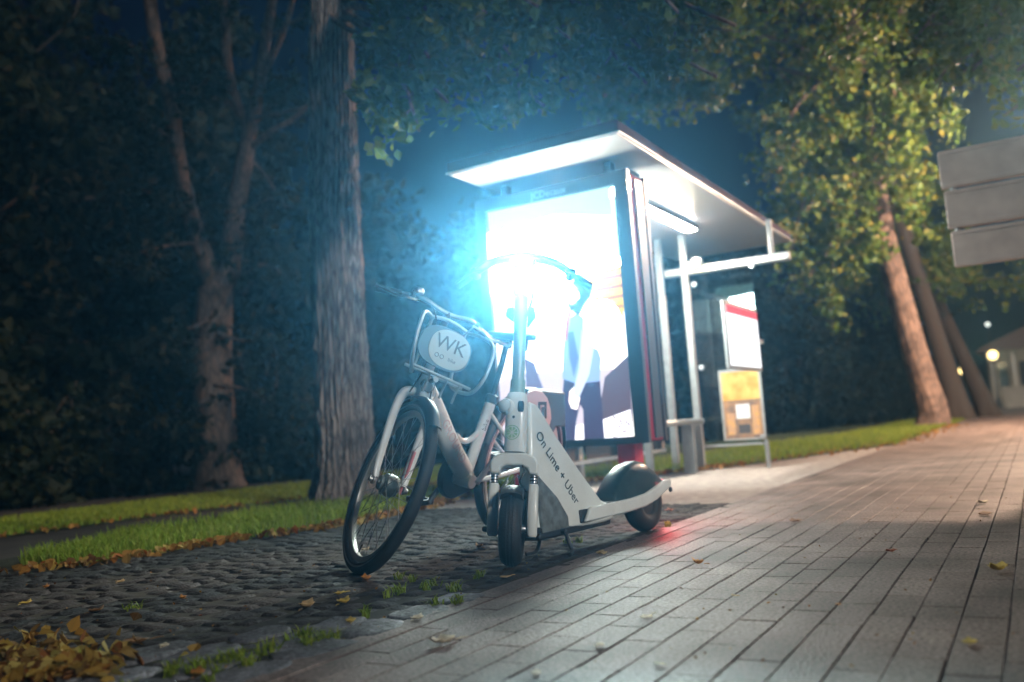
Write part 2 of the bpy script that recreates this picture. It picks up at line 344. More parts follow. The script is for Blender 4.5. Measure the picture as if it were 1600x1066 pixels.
def cobble_row():
    r = np.random.default_rng(21); mb = MB(); y = 1.625
    while y < 2.7:
        dy = 0.13 + r.random() * 0.05; x = -0.4
        while x < 2.9:
            dx = 0.16 + r.random() * 0.12
            if in_cobble(x + dx / 2, y + dy / 2):
                cx_, cy_ = x + dx / 2, y + dy / 2; rings = []
                K = 14; ph = [r.normal(0, 0.07) for _ in range(K)]; h = r.normal(0.004, 0.002)
                for (sc_, zz) in ((1.0, -0.02), (0.99, -0.006), (0.94, h * 0.6), (0.80, h), (0.45, h + 0.001)):
                    ring = []
                    for k in range(K):
                        a = 2 * math.pi * k / K; c, s_ = math.cos(a), math.sin(a); q = (abs(c) ** 4 + abs(s_) ** 4) ** -0.25
                        ring.append((cx_ + c * q * dx * 0.47 * sc_ * (1 + ph[k]), cy_ + s_ * q * dy * 0.47 * sc_ * (1 + ph[k]), zz + r.normal(0, 0.0016)))
                    rings.append(ring)
                mb.loft(rings)
            x += dx
        y += dy
    return tag(mb.build('cobble_edging', M_cobble, smooth=60), kind='structure')
cobble_row()

# ------------------------------------------------------------------ grass and leaf litter (uncountable)
def blades(name, pts, hmin, hmax, m, wd=0.004, l0=0.1, l1=0.75):
    pts = np.asarray(pts, float); n = len(pts); h = rng.uniform(hmin, hmax, n); a = rng.uniform(0, 2 * np.pi, n); lean = rng.uniform(l0, l1, n)
    dx, dy = np.cos(a), np.sin(a); wx, wy = -dy * wd, dx * wd; b = pts.copy()
    m1 = b + np.stack([dx * lean * h * 0.35, dy * lean * h * 0.35, h * 0.6], 1); t = b + np.stack([dx * lean * h, dy * lean * h, h * (1 - 0.3 * lean)], 1)
    W = np.stack([wx, wy, np.zeros(n)], 1)
    V = np.stack([b - W, b + W, m1 + W * 0.8, m1 - W * 0.8, t], 1).reshape(-1, 3); o = np.arange(n)[:, None] * 5
    F = np.concatenate([o + [0, 1, 2], o + [0, 2, 3], o + [3, 2, 4]], 0)
    return tag(mesh_np(name, V, F, m), kind='stuff')
def scatter(n, x0, x1, lo, hi, bias=None):
    out = []
    while len(out) < n:
        x = rng.uniform(x0, x1); a, b = lo(x), hi(x)
        if b <= a: continue
        out.append((x, rng.uniform(a, b), 0.0))
    return np.array(out)
p1 = scatter(30000, 2.85, 9.5, lambda x: lerp(V_FRONT, x) + 0.03 * math.sin(x * 9) , lambda x: lerp(V_REAR, x) - 0.35 * max(0, 4.2 - x) + 0.04 * math.sin(x * 5))
p2 = scatter(16000, 9.5, 30, lambda x: lerp(V_FRONT, x), lambda x: lerp(V_REAR, x))
p3 = scatter(22000, 3, 14, lambda x: lerp(P_REAR, x), lambda x: 9.3)
dens = np.array([0.5 + 0.5 * math.sin(x * 5.1 + 1) * math.sin(y * 6.3) for x, y, z in p1]); keep = rng.random(len(p1)) < 0.12 + 0.88 * dens
tag(blades('verge_grass', p1[keep], 0.03, 0.125, M_grass, 0.0045, 0.15, 1.0), 'long grass of the sunken verge along the setts', 'grass')
tag(blades('far_verge_grass', p2, 0.05, 0.11, M_grass, 0.006), 'grass of the verge beyond the bus shelter', 'grass')
tag(blades('lawn_grass', p3, 0.03, 0.06, M_grass, 0.006), 'short mown lawn in front of the dark woods', 'grass')
tuft = []
for (px, py, n, s_) in ((680, 915, 60, 0.05), (615, 925, 70, 0.05), (620, 905, 40, 0.05), (745, 905, 40, 0.04), (700, 925, 40, 0.04), (560, 962, 25, 0.03), (400, 1025, 110, 0.06), (350, 1040, 90, 0.06), (515, 1000, 70, 0.04), (480, 1000, 60, 0.03), (300, 1050, 90, 0.05), (700, 945, 40, 0.03), (720, 940, 30, 0.02), (195, 955, 20, 0.02), (130, 1030, 25, 0.03), (885, 850, 40, 0.05), (1040, 822, 40, 0.03), (600, 870, 30, 0.04), (470, 1010, 40, 0.05), (250, 1062, 60, 0.06)):
    g_ = gnd(px, py)
    cl_ = [(rng.normal(0, s_ * 1.1), rng.normal(0, s_ * 0.7)) for _ in range(max(2, n // 14))]
    for k in range(int(n * 1.3)):
        q_ = cl_[rng.integers(len(cl_))]; tuft.append((g_[0] + q_[0] + rng.normal(0, 0.008), g_[1] + q_[1] + rng.normal(0, 0.008), -0.004))
tag(blades('joint_weeds', tuft, 0.012, 0.048, M_grass, 0.0024, 0.4, 1.3), 'small weeds growing in the joints of the setts', 'weeds')

def leaf_cloud(name, P, size, m, parent=None, flat=0.0, kind=None, spread=0.35, hang=0.0):
    """kite shaped folded leaves, one island each"""
    P = np.asarray(P, float); n = len(P); s_ = size * rng.uniform(0.65, 1.3, n)[:, None]
    nr = rng.normal(size=(n, 3)); nr[:, 2] += flat * 3
    nr /= np.linalg.norm(nr, axis=1)[:, None]
    t = rng.normal(size=(n, 3)); t[:, 2] -= hang; t -= nr * (t * nr).sum(1)[:, None]; t /= np.linalg.norm(t, axis=1)[:, None]; b = np.cross(nr, t)
    fold = nr * s_ * spread
    V = np.stack([P - t * s_ * 0.5, P - t * s_ * 0.12 + b * s_ * 0.42 + fold * 0.5, P + t * s_ * 0.22 + b * s_ * 0.3 + fold * 0.4, P + t * s_ * 0.62, P + t * s_ * 0.22 - b * s_ * 0.3 + fold * 0.4, P - t * s_ * 0.12 - b * s_ * 0.42 + fold * 0.5], 1).reshape(-1, 3)
    o = np.arange(n)[:, None] * 6
    F = np.concatenate([o + [0, 1, 2, 3], o + [0, 3, 4, 5]], 0)
    ob = mesh_np(name, V, F, m, parent)
    if kind: ob['kind'] = kind
    return ob
lit = []
for k in range(950):   # band of leaves along the edge of the verge
    x = rng.uniform(2.4, 9.5); lit.append((x, lerp(V_FRONT, x) + rng.normal(-0.05, 0.06), 0.006 + rng.random() * 0.025))
for k in range(500):
    x = rng.uniform(9, 22); lit.append((x, lerp(V_FRONT, x) + rng.normal(0.1, 0.25), 0.006 + rng.random() * 0.02))
for k in range(260):
    x = rng.uniform(3, 10); lit.append((x, lerp(P_REAR, x) + rng.normal(0, 0.12), 0.006 + rng.random() * 0.01))
tag(leaf_cloud('verge_leaf_litter', lit, 0.05, M_litter, flat=0.5), 'brown fallen leaves drifted along the verge', 'leaf litter', kind='stuff')
lit = []
for k in range(330):   # heap at the lower left corner of the view
    c = gnd(10 + abs(rng.normal(0, 95)), 1066 - abs(rng.normal(0, 30))); lit.append((c[0] + rng.normal(0, 0.03), c[1] + rng.normal(0, 0.05), 0.005 + abs(rng.normal(0, 0.012))))
for k in range(150):
    c = gnd(rng.uniform(-200, 60), rng.uniform(1040, 1300)); lit.append((c[0], c[1], 0.01 + rng.random() * 0.03))
tag(leaf_cloud('leaf_heap', lit, 0.042, M_heap, flat=0.45), 'heap of yellow and brown leaves on the dark setts', 'leaf litter', kind='stuff')
lit = []
for k in range(110):
    c = gnd(rng.uniform(0, 900), rng.uniform(860, 1060))
    if c[1] > 1.66: lit.append((c[0], c[1], 0.008))
for k in range(70):
    c = gnd(rng.uniform(850, 1600), rng.uniform(720, 1060)); lit.append((c[0], c[1], 0.006))
tag(leaf_cloud('leaf_crumbs', lit, 0.010, M_litter, flat=0.8), 'crumbled bits of leaf and grit strewn over the paving', 'leaf crumbs', kind='stuff')

def fallen_leaf(px, py, size, color, ang, curl, label):
    c = gnd(px, py); o2 = []
    outl = [(-0.5, 0.0), (-0.36, 0.22), (-0.15, 0.36), (0.05, 0.30), (0.2, 0.34), (0.36, 0.18), (0.62, 0.0), (0.36, -0.17), (0.22, -0.33), (0.04, -0.31), (-0.15, -0.37), (-0.36, -0.2)]
    vs = [(0, 0, 0.0)] ; n = len(outl); r = np.random.default_rng(int(px * 7 + py))
    for a, b in outl:
        vs.append((a, b, curl * (a * a * 0.9 + b * b * 1.6) + r.normal(0, 0.025)))
    for a, b in outl:
        vs.append((a * 0.5, b * 0.5, curl * 0.3 * (a * a + b * b) + r.normal(0, 0.02)))
    fs = []
    for k in range(n):
        k2 = (k + 1) % n; fs.append((1 + k, 1 + k2, 1 + n + k2, 1 + n + k)); fs.append((1 + n + k, 1 + n + k2, 0))
    mb = MB(); ca, sa = math.cos(ang), math.sin(ang); zmin = min(v[2] for v in vs)
    mb.add([((x * ca - y_ * sa) * size, (x * sa + y_ * ca) * size, (z - zmin) * size + 0.004) for x, y_, z in vs], fs)
    st = [(-0.5 * size * ca, -0.5 * size * sa, 0.006), (-0.75 * size * ca, -0.75 * size * sa, 0.008), (-0.95 * size * ca + 0.004, -0.95 * size * sa, 0.006)]
    mb.tube(st, 0.0012, 5)
    m = mat('leaf %s' % (color,), color, 0.65, var=0.35, scale=30)
    o = mb.build('fallen_leaf', m, smooth=60); so_ = o.modifiers.new('Solid', 'SOLIDIFY'); so_.thickness = 0.0008
    o.location = (c[0], c[1], 0.002); tag(o, label, 'leaf', 'fallen leaves lying on the paving')
PALE, TAN, YEL, ORG, BRN, RED = (0.6, 0.52, 0.36), (0.42, 0.28, 0.12), (0.5, 0.36, 0.06), (0.45, 0.18, 0.03), (0.17, 0.085, 0.03), (0.3, 0.08, 0.03)
for a in (
    (692, 1008, 0.075, PALE, 2.7, 0.8, 'largest pale curled dry leaf on the pavers beside the granite cobbles'),
    (838, 1056, 0.030, PALE, 0.4, 0.4, 'small whitish leaf on the pavers at the bottom edge of the photo'),
    (937, 1012, 0.034, PALE, 0.2, 0.4, 'flat cream leaf alone on the dark foreground pavers'),
    (1010, 967, 0.045, PALE, 2.9, 0.3, 'pale leaf with a ragged edge on the middle pavers'),
    (1030, 1042, 0.030, PALE, 1.0, 0.2, 'round greyish pale leaf low on the foreground pavers'),
    (1092, 884, 0.045, ORG, 1.4, 1.6, 'orange upright curled leaf on the pavers right of the kickstand'),
    (1515, 1008, 0.045, YEL, 0.1, 0.3, 'flat amber yellow leaf on the pavers in the lower right corner'),
    (1560, 894, 0.075, YEL, 2.8, 1.1, 'rolled ribbed yellow leaf on the pavers at the right'),
    (1392, 865, 0.050, RED, 2.8, 0.7, 'thin reddish brown leaf on the right hand pavers'),
    (1243, 817, 0.075, BRN, 0.6, 0.5, 'long dark brown twig-like leaf on the lit pavers'),
    (1535, 788, 0.075, PALE, 2.9, 0.6, 'pale leaf far along the lit pavers'),
    (1540, 806, 0.080, BRN, 0.2, 0.4, 'dark flat leaf just below a pale one far along the pavers'),
    (1310, 948, 0.022, ORG, 0.2, 0.3, 'tiny orange leaf scrap on the central pavers'),
    (1148, 934, 0.026, TAN, 0.9, 0.3, 'tan leaf scrap left of centre on the lit pavers'),
    (572, 909, 0.055, ORG, 0.8, 1.3, 'orange brown leaf leaning by the bicycle front tyre'),
    (530, 931, 0.045, YEL, 2.9, 0.7, 'narrow yellow leaf on the setts in front of the bicycle'),
    (537, 945, 0.058, YEL, 0.2, 0.9, 'curled yellow leaf just below another narrow yellow one'),
    (480, 952, 0.070, TAN, 0.3, 1.0, 'broad folded amber leaf on the dark setts left of the bicycle'),
    (548, 975, 0.045, YEL, 0.7, 0.9, 'yellow leaf lying on a granite cobble'),
    (652, 970, 0.050, PALE, 0.2, 0.7, 'pale pink leaf where the cobbles meet the pavers'),
    (40, 945, 0.060, YEL, 0.5, 0.5, 'yellow leaf pair at the far left of the setts'),
    (210, 1008, 0.085, BRN, 2.8, 0.6, 'large brown leaf on the shadowed setts above the leaf heap'),
    (256, 1013, 0.040, PALE, 0.6, 0.5, 'pale leaf beside the large brown one on the setts'),
    (150, 958, 0.062, BRN, 0.2, 0.6, 'brown leaf in the dark middle of the left setts'),
    (286, 938, 0.035, ORG, 1.2, 1.2, 'small upright orange leaf on the left setts'),
    (72, 920, 0.040, ORG, 0.8, 0.9, 'little orange leaf near the left edge by the park path'),
    (188, 912, 0.050, TAN, 0.5, 0.6, 'tan leaf on the setts below the grass tip'),
    (749, 858, 0.045, ORG, 1.1, 1.4, 'orange leaf standing up on the setts between the bicycle and the scooter'),
    (571, 862, 0.055, PALE, 0.1, 0.8, 'tan curled leaf seen through the bicycle front wheel'),
    (1046, 800, 0.085, RED, 0.5, 0.6, 'red orange leaf on the red lit setts behind the scooter'),
    (940, 868, 0.070, TAN, 0.3, 0.5, 'tan leaf on the paving edge in the shade of the scooter'),
    (1002, 822, 0.05, BRN, 0.6, 0.8, 'brown leaf under the scooter rear wheel'),
    (308, 1058, 0.05, ORG, 0.6, 0.8, 'orange leaf by the mossy cobbles at the bottom left'),
    (790, 905, 0.05, TAN, 2.9, 0.4, 'crumpled leaf just in front of the scooter tyre')):
    fallen_leaf(*a)

# ------------------------------------------------------------------ bus shelter
sh = thing('bus_shelter', 'lit bus shelter with a flat white roof and glass walls beside the footpath', 'bus shelter', Matrix.Translation((7.6, 2.9, 0)))
def P_(mb, name, m, parent=sh, **k):       # build in world coordinates, then parent keeping the place
    o = mb.build(name, m, None, **k); o.parent = parent
    M = parent.matrix_basis if parent.parent is None else Matrix.Identity(4)      # parts made here sit at the world origin
    o.matrix_parent_inverse = M.inverted(); return o
roof = P_(MB().box(5.50, 10.5, 2.24, 3.66, 2.512, 2.60), 'roof', M_maroon, bevel=0.012)
mb = MB().box(5.515, 10.485, 2.255, 3.645, 2.498, 2.511); P_(mb, 'ceiling', M_ceil, roof)
mb = MB().box(5.49, 10.51, 2.228, 2.24, 2.503, 2.512).box(5.488, 5.50, 2.24, 3.66, 2.503, 2.512); P_(mb, 'edge_trim', M_alu, roof)
for (x, y) in ((9.1, 3.08), (9.1, 3.36), (7.1, 3.52), (8.5, 3.42)):
    top = 2.498
    P_(MB().box(x - 0.035, x + 0.035, y - 0.035, y + 0.035, -0.01, top), 'post', M_alu, bevel=0.006)
P_(MB().box(9.055, 9.145, 1.97, 3.30, 2.06, 2.14), 'cross_beam', M_alu, bevel=0.008)
P_(MB().tube([(9.1, 2.15, 2.14), (9.1, 2.15, 2.498)], 0.03, 12), 'roof_strut', M_alu)
for y in (2.58, 3.49):
    P_(MB().box(6.06, 6.14, y - 0.03, y + 0.03, 2.40, 2.498), 'roof_strut', M_frame, bevel=0.004)
gl = P_(MB().box(9.094, 9.106, 2.37, 3.03, 0.25, 2.05), 'end_pane', M_glass, smooth=0)
for (y, z) in ((2.36, 2.06), (2.40, 1.41), (2.99, 1.06), (2.99, 1.95), (2.41, 0.3)):
    P_(MB().lathe([(0.0, -0.022), (0.026, -0.02), (0.03, -0.01), (0.03, 0.01), (0.0, 0.022)], (9.085, y, z), (1, 0, 0), 14), 'glass_clamp', M_steel, gl)
P_(MB().tube([(9.1, 2.385, -0.01), (9.1, 2.385, 0.27)], 0.022, 10), 'glass_foot', M_alu)
P_(MB().box(9.09, 9.11, 2.37, 3.03, 0.225, 0.25), 'bottom_rail', M_alu)
for x0, x1 in ((6.32, 7.06), (7.14, 8.46), (8.54, 9.06)):
    y = 3.46
    P_(MB().box(x0, x1, y - 0.005, y + 0.005, 0.24, 2.05), 'rear_pane', M_glass, smooth=0)
P_(MB().box(6.32, 9.06, 3.475, 3.50, 1.03, 1.07), 'middle_rail', M_alu)
P_(MB().box(6.32, 9.06, 3.445, 3.475, 0.205, 0.238), 'bottom_rail', M_alu)
P_(MB().box(6.32, 9.06, 3.43, 3.49, 2.06, 2.12), 'top_rail', M_frame)
# notice panels paint the orange glass reflection on the lower end pane
P_(MB().box(9.084, 9.090, 2.40, 2.79, 0.69, 0.985), 'notice', mat('amber notice', (0.62, 0.27, 0.03), 0.5, color2=(0.75, 0.5, 0.14), scale=9))
P_(MB().box(9.084, 9.090, 2.40, 2.79, 0.30, 0.685).box(9.080, 9.0835, 2.52, 2.66, 0.50, 0.645, mi=1).box(9.080, 9.0835, 2.43, 2.50, 0.33, 0.63, mi=2).box(9.080, 9.0835, 2.68, 2.76, 0.34, 0.56, mi=2).box(9.080, 9.0835, 2.53, 2.65, 0.35, 0.44, mi=3), 'notice',
   [mat('warm brown notice', (0.40, 0.20, 0.09), 0.5, color2=(0.16, 0.10, 0.08), scale=11), M_inkp, mat('orange print', (0.65, 0.32, 0.08), 0.5, color2=(0.45, 0.25, 0.15), scale=20), mat('dark print', (0.06, 0.05, 0.05), 0.5)])
P_(MB().box(9.078, 9.092, 2.375, 2.40, 0.28, 1.01).box(9.078, 9.092, 2.79, 2.815, 0.28, 1.01).box(9.078, 9.092, 2.40, 2.79, 0.985, 1.01).box(9.078, 9.092, 2.40, 2.79, 0.28, 0.30), 'notice_frame', M_alu)
# timetable case held out beside the front post, parallel to the street
tt = P_(MB().box(7.78, 8.88, 2.30, 2.335, 0.95, 1.57), 'timetable_case', M_alu, bevel=0.01)
P_(MB().box(7.82, 8.84, 2.2955, 2.2985, 0.985, 1.535).box(7.82, 8.84, 2.2925, 2.2953, 1.46, 1.535, mi=1), 'timetable', [emit('lit timetable paper', (1.0, 0.98, 1.0), 1.15), emit('lit timetable red', (0.9, 0.12, 0.14), 0.8)], tt, smooth=0)
mb = MB()
for r_ in range(9):
    for c_ in range(4):
        x0 = 7.86 + c_ * 0.245; z = 1.42 - r_ * 0.047; L_ = rng.uniform(0.1, 0.2)
        mb.box(x0, x0 + L_, 2.2905, 2.2952, z, z + 0.012)
P_(mb, 'timetable_rows', emit('lit grey print', (0.6, 0.58, 0.72), 0.8), tt, smooth=0)
P_(MB().box(8.88, 9.09, 2.31, 2.325, 1.24, 1.28).box(9.07, 9.09, 2.31, 2.38, 1.24, 1.28), 'case_bracket', M_alu, tt)
# ceiling lights
tb = P_(MB().box(7.40, 8.75, 2.78, 2.92, 2.455, 2.497), 'tube_light', M_alu, bevel=0.006)
P_(MB().box(7.42, 8.73, 2.795, 2.905, 2.444, 2.4545), 'diffuser', emit('tube light glow', (1.0, 0.90, 0.80), 120.0), tb)
bl = P_(MB().lathe([(0.0, 0.05), (0.06, 0.05), (0.07, 0.0)], (8.95, 2.89, 2.14), (-1, 0, 0.2), 16), 'bulkhead_lamp', M_alu)
P_(MB().lathe([(0.066, 0.002), (0.06, 0.03), (0.035, 0.05), (0.0, 0.056)], (8.95, 2.89, 2.14), (-1, 0, 0.0), 16), 'lamp_lens', emit('bulkhead glow', (1.0, 0.8, 0.42), 20.0), bl)
P_(MB().lathe([(0.0, 0.0), (0.02, 0.004), (0.026, 0.02), (0.0, 0.03)], (8.95, 2.99, 2.14), (-1, 0, 0), 12), 'lamp_lens', MATS['bulkhead glow'], bl)

# bench
be = thing('bench', 'narrow grey bench on one wide leg inside the bus shelter', 'bench', Matrix.Translation((8.7, 3.06, 0)))
P_(MB().box(7.75, 9.02, 2.98, 3.27, 0.475, 0.535), 'seat', M_alu, be, bevel=0.02)
P_(MB().box(8.66, 8.74, 3.0, 3.12, -0.01, 0.475), 'leg', M_alu, be, bevel=0.006)

# ------------------------------------------------------------------ backlit advertising panel
ap = thing('advertising_panel', 'glaring backlit advertising panel with a poster of a walking man, under the shelter roof', 'advertising panel', Matrix.Translation((6.1, 3.05, 0)))
Y0, Y1, Z0, Z1 = 2.39, 3.71, 0.385, 2.39
y0, y1, z0, z1 = 2.50, 3.62, 0.437, 2.29
P_(MB().box(6.02, 6.30, Y0 + 0.012, Y1 - 0.012, Z0 + 0.01, Z1 - 0.01), 'housing', M_red, ap, bevel=0.02)
for u0, u1, nm in ((5.965, 6.018, 'front_frame'), (6.302, 6.345, 'rear_frame')):
    fr = MB().box(u0, u1, Y0, y0, Z0, Z1).box(u0, u1, y1, Y1, Z0, Z1).box(u0, u1, y0, y1, Z0, z0).box(u0, u1, y0, y1, z1, Z1)
    P_(fr, nm, M_frame, ap, smooth=0)
P_(MB().box(6.10, 6.24, Y0 - 0.006, Y0 + 0.006, Z0 + 0.03, Z1 - 0.05), 'side_groove', M_frame, ap)
for y in (2.545, 3.44): P_(MB().box(6.06, 6.22, y, y + 0.14, -0.02, Z0 + 0.012), 'leg', M_red, ap, bevel=0.006)
P_(MB().box(6.05, 6.28, Y0 + 0.02, Y0 + 0.20, Z1 - 0.012, Z1 + 0.03), 'top_cap', M_frame, ap, bevel=0.006)
pm = bpy.data.materials.new('poster sky print'); pm.use_nodes = True; n_ = pm.node_tree.nodes; l_ = pm.node_tree.links; n_.remove(n_['Principled BSDF'])
e_ = n_.new('ShaderNodeEmission'); e_.inputs[0].default_value = (0.84, 1.0, 0.95, 1); e_.inputs[1].default_value = AD; l_.new(e_.outputs[0], n_['Material Output'].inputs[0])
def poster(u, s, name):
    """printed sheet lit from behind; s = -1 faces the camera side, +1 faces into the shelter"""
    po = P_(MB().add([(u, y0, z0), (u, y1, z0), (u, y1, z1), (u, y0, z1)], [(0, 1, 2, 3)]), name, pm, ap, smooth=0)
    lay = [0]
    def shape(nm, pts, color, k):
        lay[0] += 1; uu = u + s * 0.0012 * lay[0]
        P_(MB().add([(uu, yy, zz) for yy, zz in pts], [tuple(range(len(pts)))]), nm, emit('print %s %.2f' % (nm, k), color, k), po, smooth=0)
    def px(l): return [tuple(onU(a, b, 6.0)[1:]) for a, b in l]
    B = lambda pts: [(min(max(a, y0), y1), min(max(b, z0), z1)) for a, b in pts]
    mint = (0.48, 0.85, 0.74)
    shape('printed_mint_band', [(y0, z1 - 0.24), (y0 + 0.5, z1 - 0.13), (y1, z1 - 0.17), (y1, z1), (y0, z1)], mint, 0.85)  # light box falloff towards its edges, painted in mint
    shape('printed_mint_edge', [(y0, 1.75), (y0 + 0.05, 1.75), (y0 + 0.05, z1 - 0.08), (y0, z1 - 0.08)], mint, 1.6)
    shape('printed_bright_mist', [(y0, z0), (y1, z0), (y1, 1.62), (y0 + 0.6, 1.70), (y0, 1.66)], (1.0, 0.94, 0.86), 1.5)  # backlight painted weaker behind the figure so it stays readable
    shape('printed_hills', B(px([(760, 600), (800, 585), (985, 575), (990, 690), (760, 705)])), (0.80, 0.66, 0.74), 0.7)
    shape('printed_road', B(px([(945, 590), (982, 555), (990, 690), (930, 695)])), (0.24, 0.16, 0.22), 0.4)
    shape('printed_pebbles', B(px([(870, 672), (945, 655), (985, 640), (990, 700), (868, 705)])), (0.9, 0.86, 0.92), 1.4)
    r = np.random.default_rng(3)
    for k in range(46):
        a, b = r.uniform(865, 985), r.uniform(650, 690); w_ = r.uniform(2, 6)
        if 880 < a < 950: continue
        shape('printed_pebble', B(px([(a, b), (a + w_, b - 1), (a + w_ * 1.2, b + 2.5), (a + 1, b + 3)])), (0.45, 0.36, 0.42), 0.6)
    shape('printed_wall', B(px([(922, 430), (972, 415), (980, 480), (975, 500), (935, 480)])), (1.0, 0.52, 0.05), 1.0)
    for k in range(4): shape('printed_wall_course', B(px([(930, 437 + k * 16), (975, 428 + k * 16), (977, 433 + k * 16), (930, 441 + k * 16)])), (0.85, 0.32, 0.03), 0.55)
    shape('printed_leg', B(px([(822, 560), (838, 568), (845, 590), (852, 608), (826, 612)])), (0.26, 0.20, 0.34), 0.5)
    shape('printed_trousers', B(px([(884, 590), (912, 596), (940, 592), (943, 630), (948, 692), (916, 694), (914, 640), (909, 632), (903, 660), (902, 696), (882, 697), (880, 640)])), (0.12, 0.09, 0.20), 0.4)
    shape('printed_hand', B(px([(893, 612), (905, 600), (909, 622), (905, 640), (896, 638), (892, 628)])), (1.0, 0.84, 0.78), 1.5)
    shape('printed_shirt', B(px([(893, 498), (905, 490), (915, 498), (928, 520), (942, 560), (940, 596), (905, 600), (882, 592), (884, 540)])), (0.42, 0.58, 1.0), 0.6)
    shape('printed_shirt_fold', B(px([(890, 520), (899, 518), (907, 560), (900, 590), (893, 560)])), (0.22, 0.32, 0.80), 0.5)
    shape('printed_sleeve', B(px([(912, 515), (932, 540), (924, 585), (908, 622), (898, 616), (908, 575)])), (0.74, 0.80, 1.0), 0.75)
    bp = [(945 + 30 * math.cos(a), 508 + 40 * math.sin(a)) for a in np.linspace(0, 2 * math.pi, 20)[:-1]]
    shape('printed_backpack', B(px(bp)), (1.0, 0.98, 0.96), 3.0)
    shape('printed_face', B(px([(890, 450), (897, 446), (906, 452), (906, 478), (896, 484), (889, 474)])), (1.0, 0.72, 0.58), 0.8)
    shape('printed_hair', B(px([(897, 443), (905, 437), (918, 441), (930, 449), (926, 464), (917, 476), (908, 494), (899, 488), (905, 478), (902, 462), (906, 452)])), (0.10, 0.04, 0.07), 0.4)
    shape('printed_beard', B(px([(889, 474), (897, 478), (905, 474), (905, 485), (896, 487)])), (0.10, 0.04, 0.05), 0.4)
    shape('printed_ear', B(px([(901, 459), (907, 456), (909, 466), (904, 471)])), (1.0, 0.88, 0.8), 4.0)
    shape('printed_strap', B(px([(893, 485), (898, 486), (894, 505), (890, 533), (886, 532), (888, 505)])), (0.75, 0.18, 0.14), 0.6)
    shape('printed_emblem', B(px([(957, 298), (962, 294), (963, 309), (957, 311)])), (0.95, 1.0, 1.0), AD * 0.7)
poster(6.005, -1, 'poster'); poster(6.318, 1, 'rear_poster')
me = text_mesh('JCDecaux', 0.075, frame_mat((5.9645, 3.045, 2.332), (0, -1, 0), (-1, 0, 0))); o = link('lettering', me, M_inkg, None, 0); o.parent = ap; o.matrix_parent_inverse = ap.matrix_basis.inverted()

# ------------------------------------------------------------------ direction boards on the right (seen from behind)
sg = thing('direction_sign', 'three stacked grey sign boards on a post, cut by the right edge of the photo', 'sign', Matrix.Translation((8.2, -0.35, 0)))
M_sign = mat('grey sign metal', (0.36, 0.29, 0.26), 0.5, 0.2, var=0.12, scale=6)
for k, (za, zb) in enumerate(((2.30, 2.61), (1.955, 2.27), (1.63, 1.925))):
    pl = [onU(1465 + 14 * k, 0, 8.2)[1]]
    yl = (0.485, 0.47, 0.455)[k]
    b_ = P_(MB().box(8.16, 8.24, -1.2, yl, za, zb), 'sign_board', M_sign, sg, bevel=0.012)
    P_(MB().box(8.145, 8.16, -1.2, yl - 0.01, za, za + 0.035).box(8.145, 8.16, -1.2, yl - 0.01, zb - 0.03, zb), 'edge_rail', M_sign, b_, bevel=0.004)
for z_ in (2.285, 1.94): P_(MB().tube([(8.2, 0.40, z_ - 0.02), (8.2, 0.40, z_ + 0.02)], 0.025, 10), 'spacer', M_alu, sg)
P_(MB().tube([(8.3, -0.6, -0.02), (8.3, -0.6, 2.8)], 0.05, 16), 'post', M_alu, sg)

# ------------------------------------------------------------------ electric kick scooter (x ahead, y rider's left, z up; rear tyre contact at the origin)
def pose(th, lean, x, y): return Matrix.Translation((x, y, 0)) @ Matrix.Rotation(th, 4, 'Z') @ Matrix.Rotation(lean, 4, 'X')
scM = pose(R(173.12), R(2.58), 4.164, 1.725)
st = thing('electric_scooter', 'white rental electric scooter with a glaring head lamp, parked on the setts', 'scooter', scM)
WR = 0.147; HAs = R(76.35); AXs = Vector((-math.cos(HAs), 0, math.sin(HAs))); HUB = Vector((1.067, 0, WR))
Qs = Matrix.Rotation(R(33.5), 3, AXs)
S = lambda p: HUB + Qs @ (Vector(p) - HUB)
def ax(h, y=0.0, f=0.0): return HUB + AXs * h + Vector((f * math.sin(HAs), y, f * math.cos(HAs)))   # h up the column, f ahead of it
def tyre(mb, c, axis, Ro, half, sides=14, seg=64, aspect=1.0):
    prof = []
    for k in range(sides):
        a = 2 * math.pi * k / sides; q = (abs(math.cos(a)) ** 2.6 + abs(math.sin(a)) ** 2.6) ** (-1 / 2.6)
        prof.append((Ro - half * aspect + half * aspect * math.cos(a) * q, half * math.sin(a) * q))
    return mb.lathe(prof, c, axis, seg, closed=True)
for nm, c, T in (('front_wheel', HUB, S), ('rear_wheel', Vector((0, 0, WR)), None)):
    wh = MB(T).lathe([(0.0, -0.03), (0.045, -0.03), (0.085, -0.022), (0.108, -0.028), (0.108, 0.028), (0.085, 0.022), (0.045, 0.03), (0.0, 0.03)], c, (0, 1, 0), 40).build(nm, M_black, st)
    t_ = MB(T); tyre(t_, c, (0, 1, 0), WR, 0.045, aspect=0.95)
    t_.build('tyre', M_rubber, wh, smooth=60)
    g_ = MB(T)
    for yy in (-0.012, 0.0, 0.012): g_.lathe([(WR + 0.0012, yy - 0.0022), (WR + 0.0018, yy), (WR + 0.0012, yy + 0.0022)], c, (0, 1, 0), 64)
    g_.build('tread', M_black, wh, smooth=60)
    MB(T).lathe([(0, -0.055), (0.012, -0.055), (0.018, -0.035), (0.018, 0.035), (0.012, 0.055), (0, 0.055)], c, (0, 1, 0), 16).build('axle', M_steel, wh)
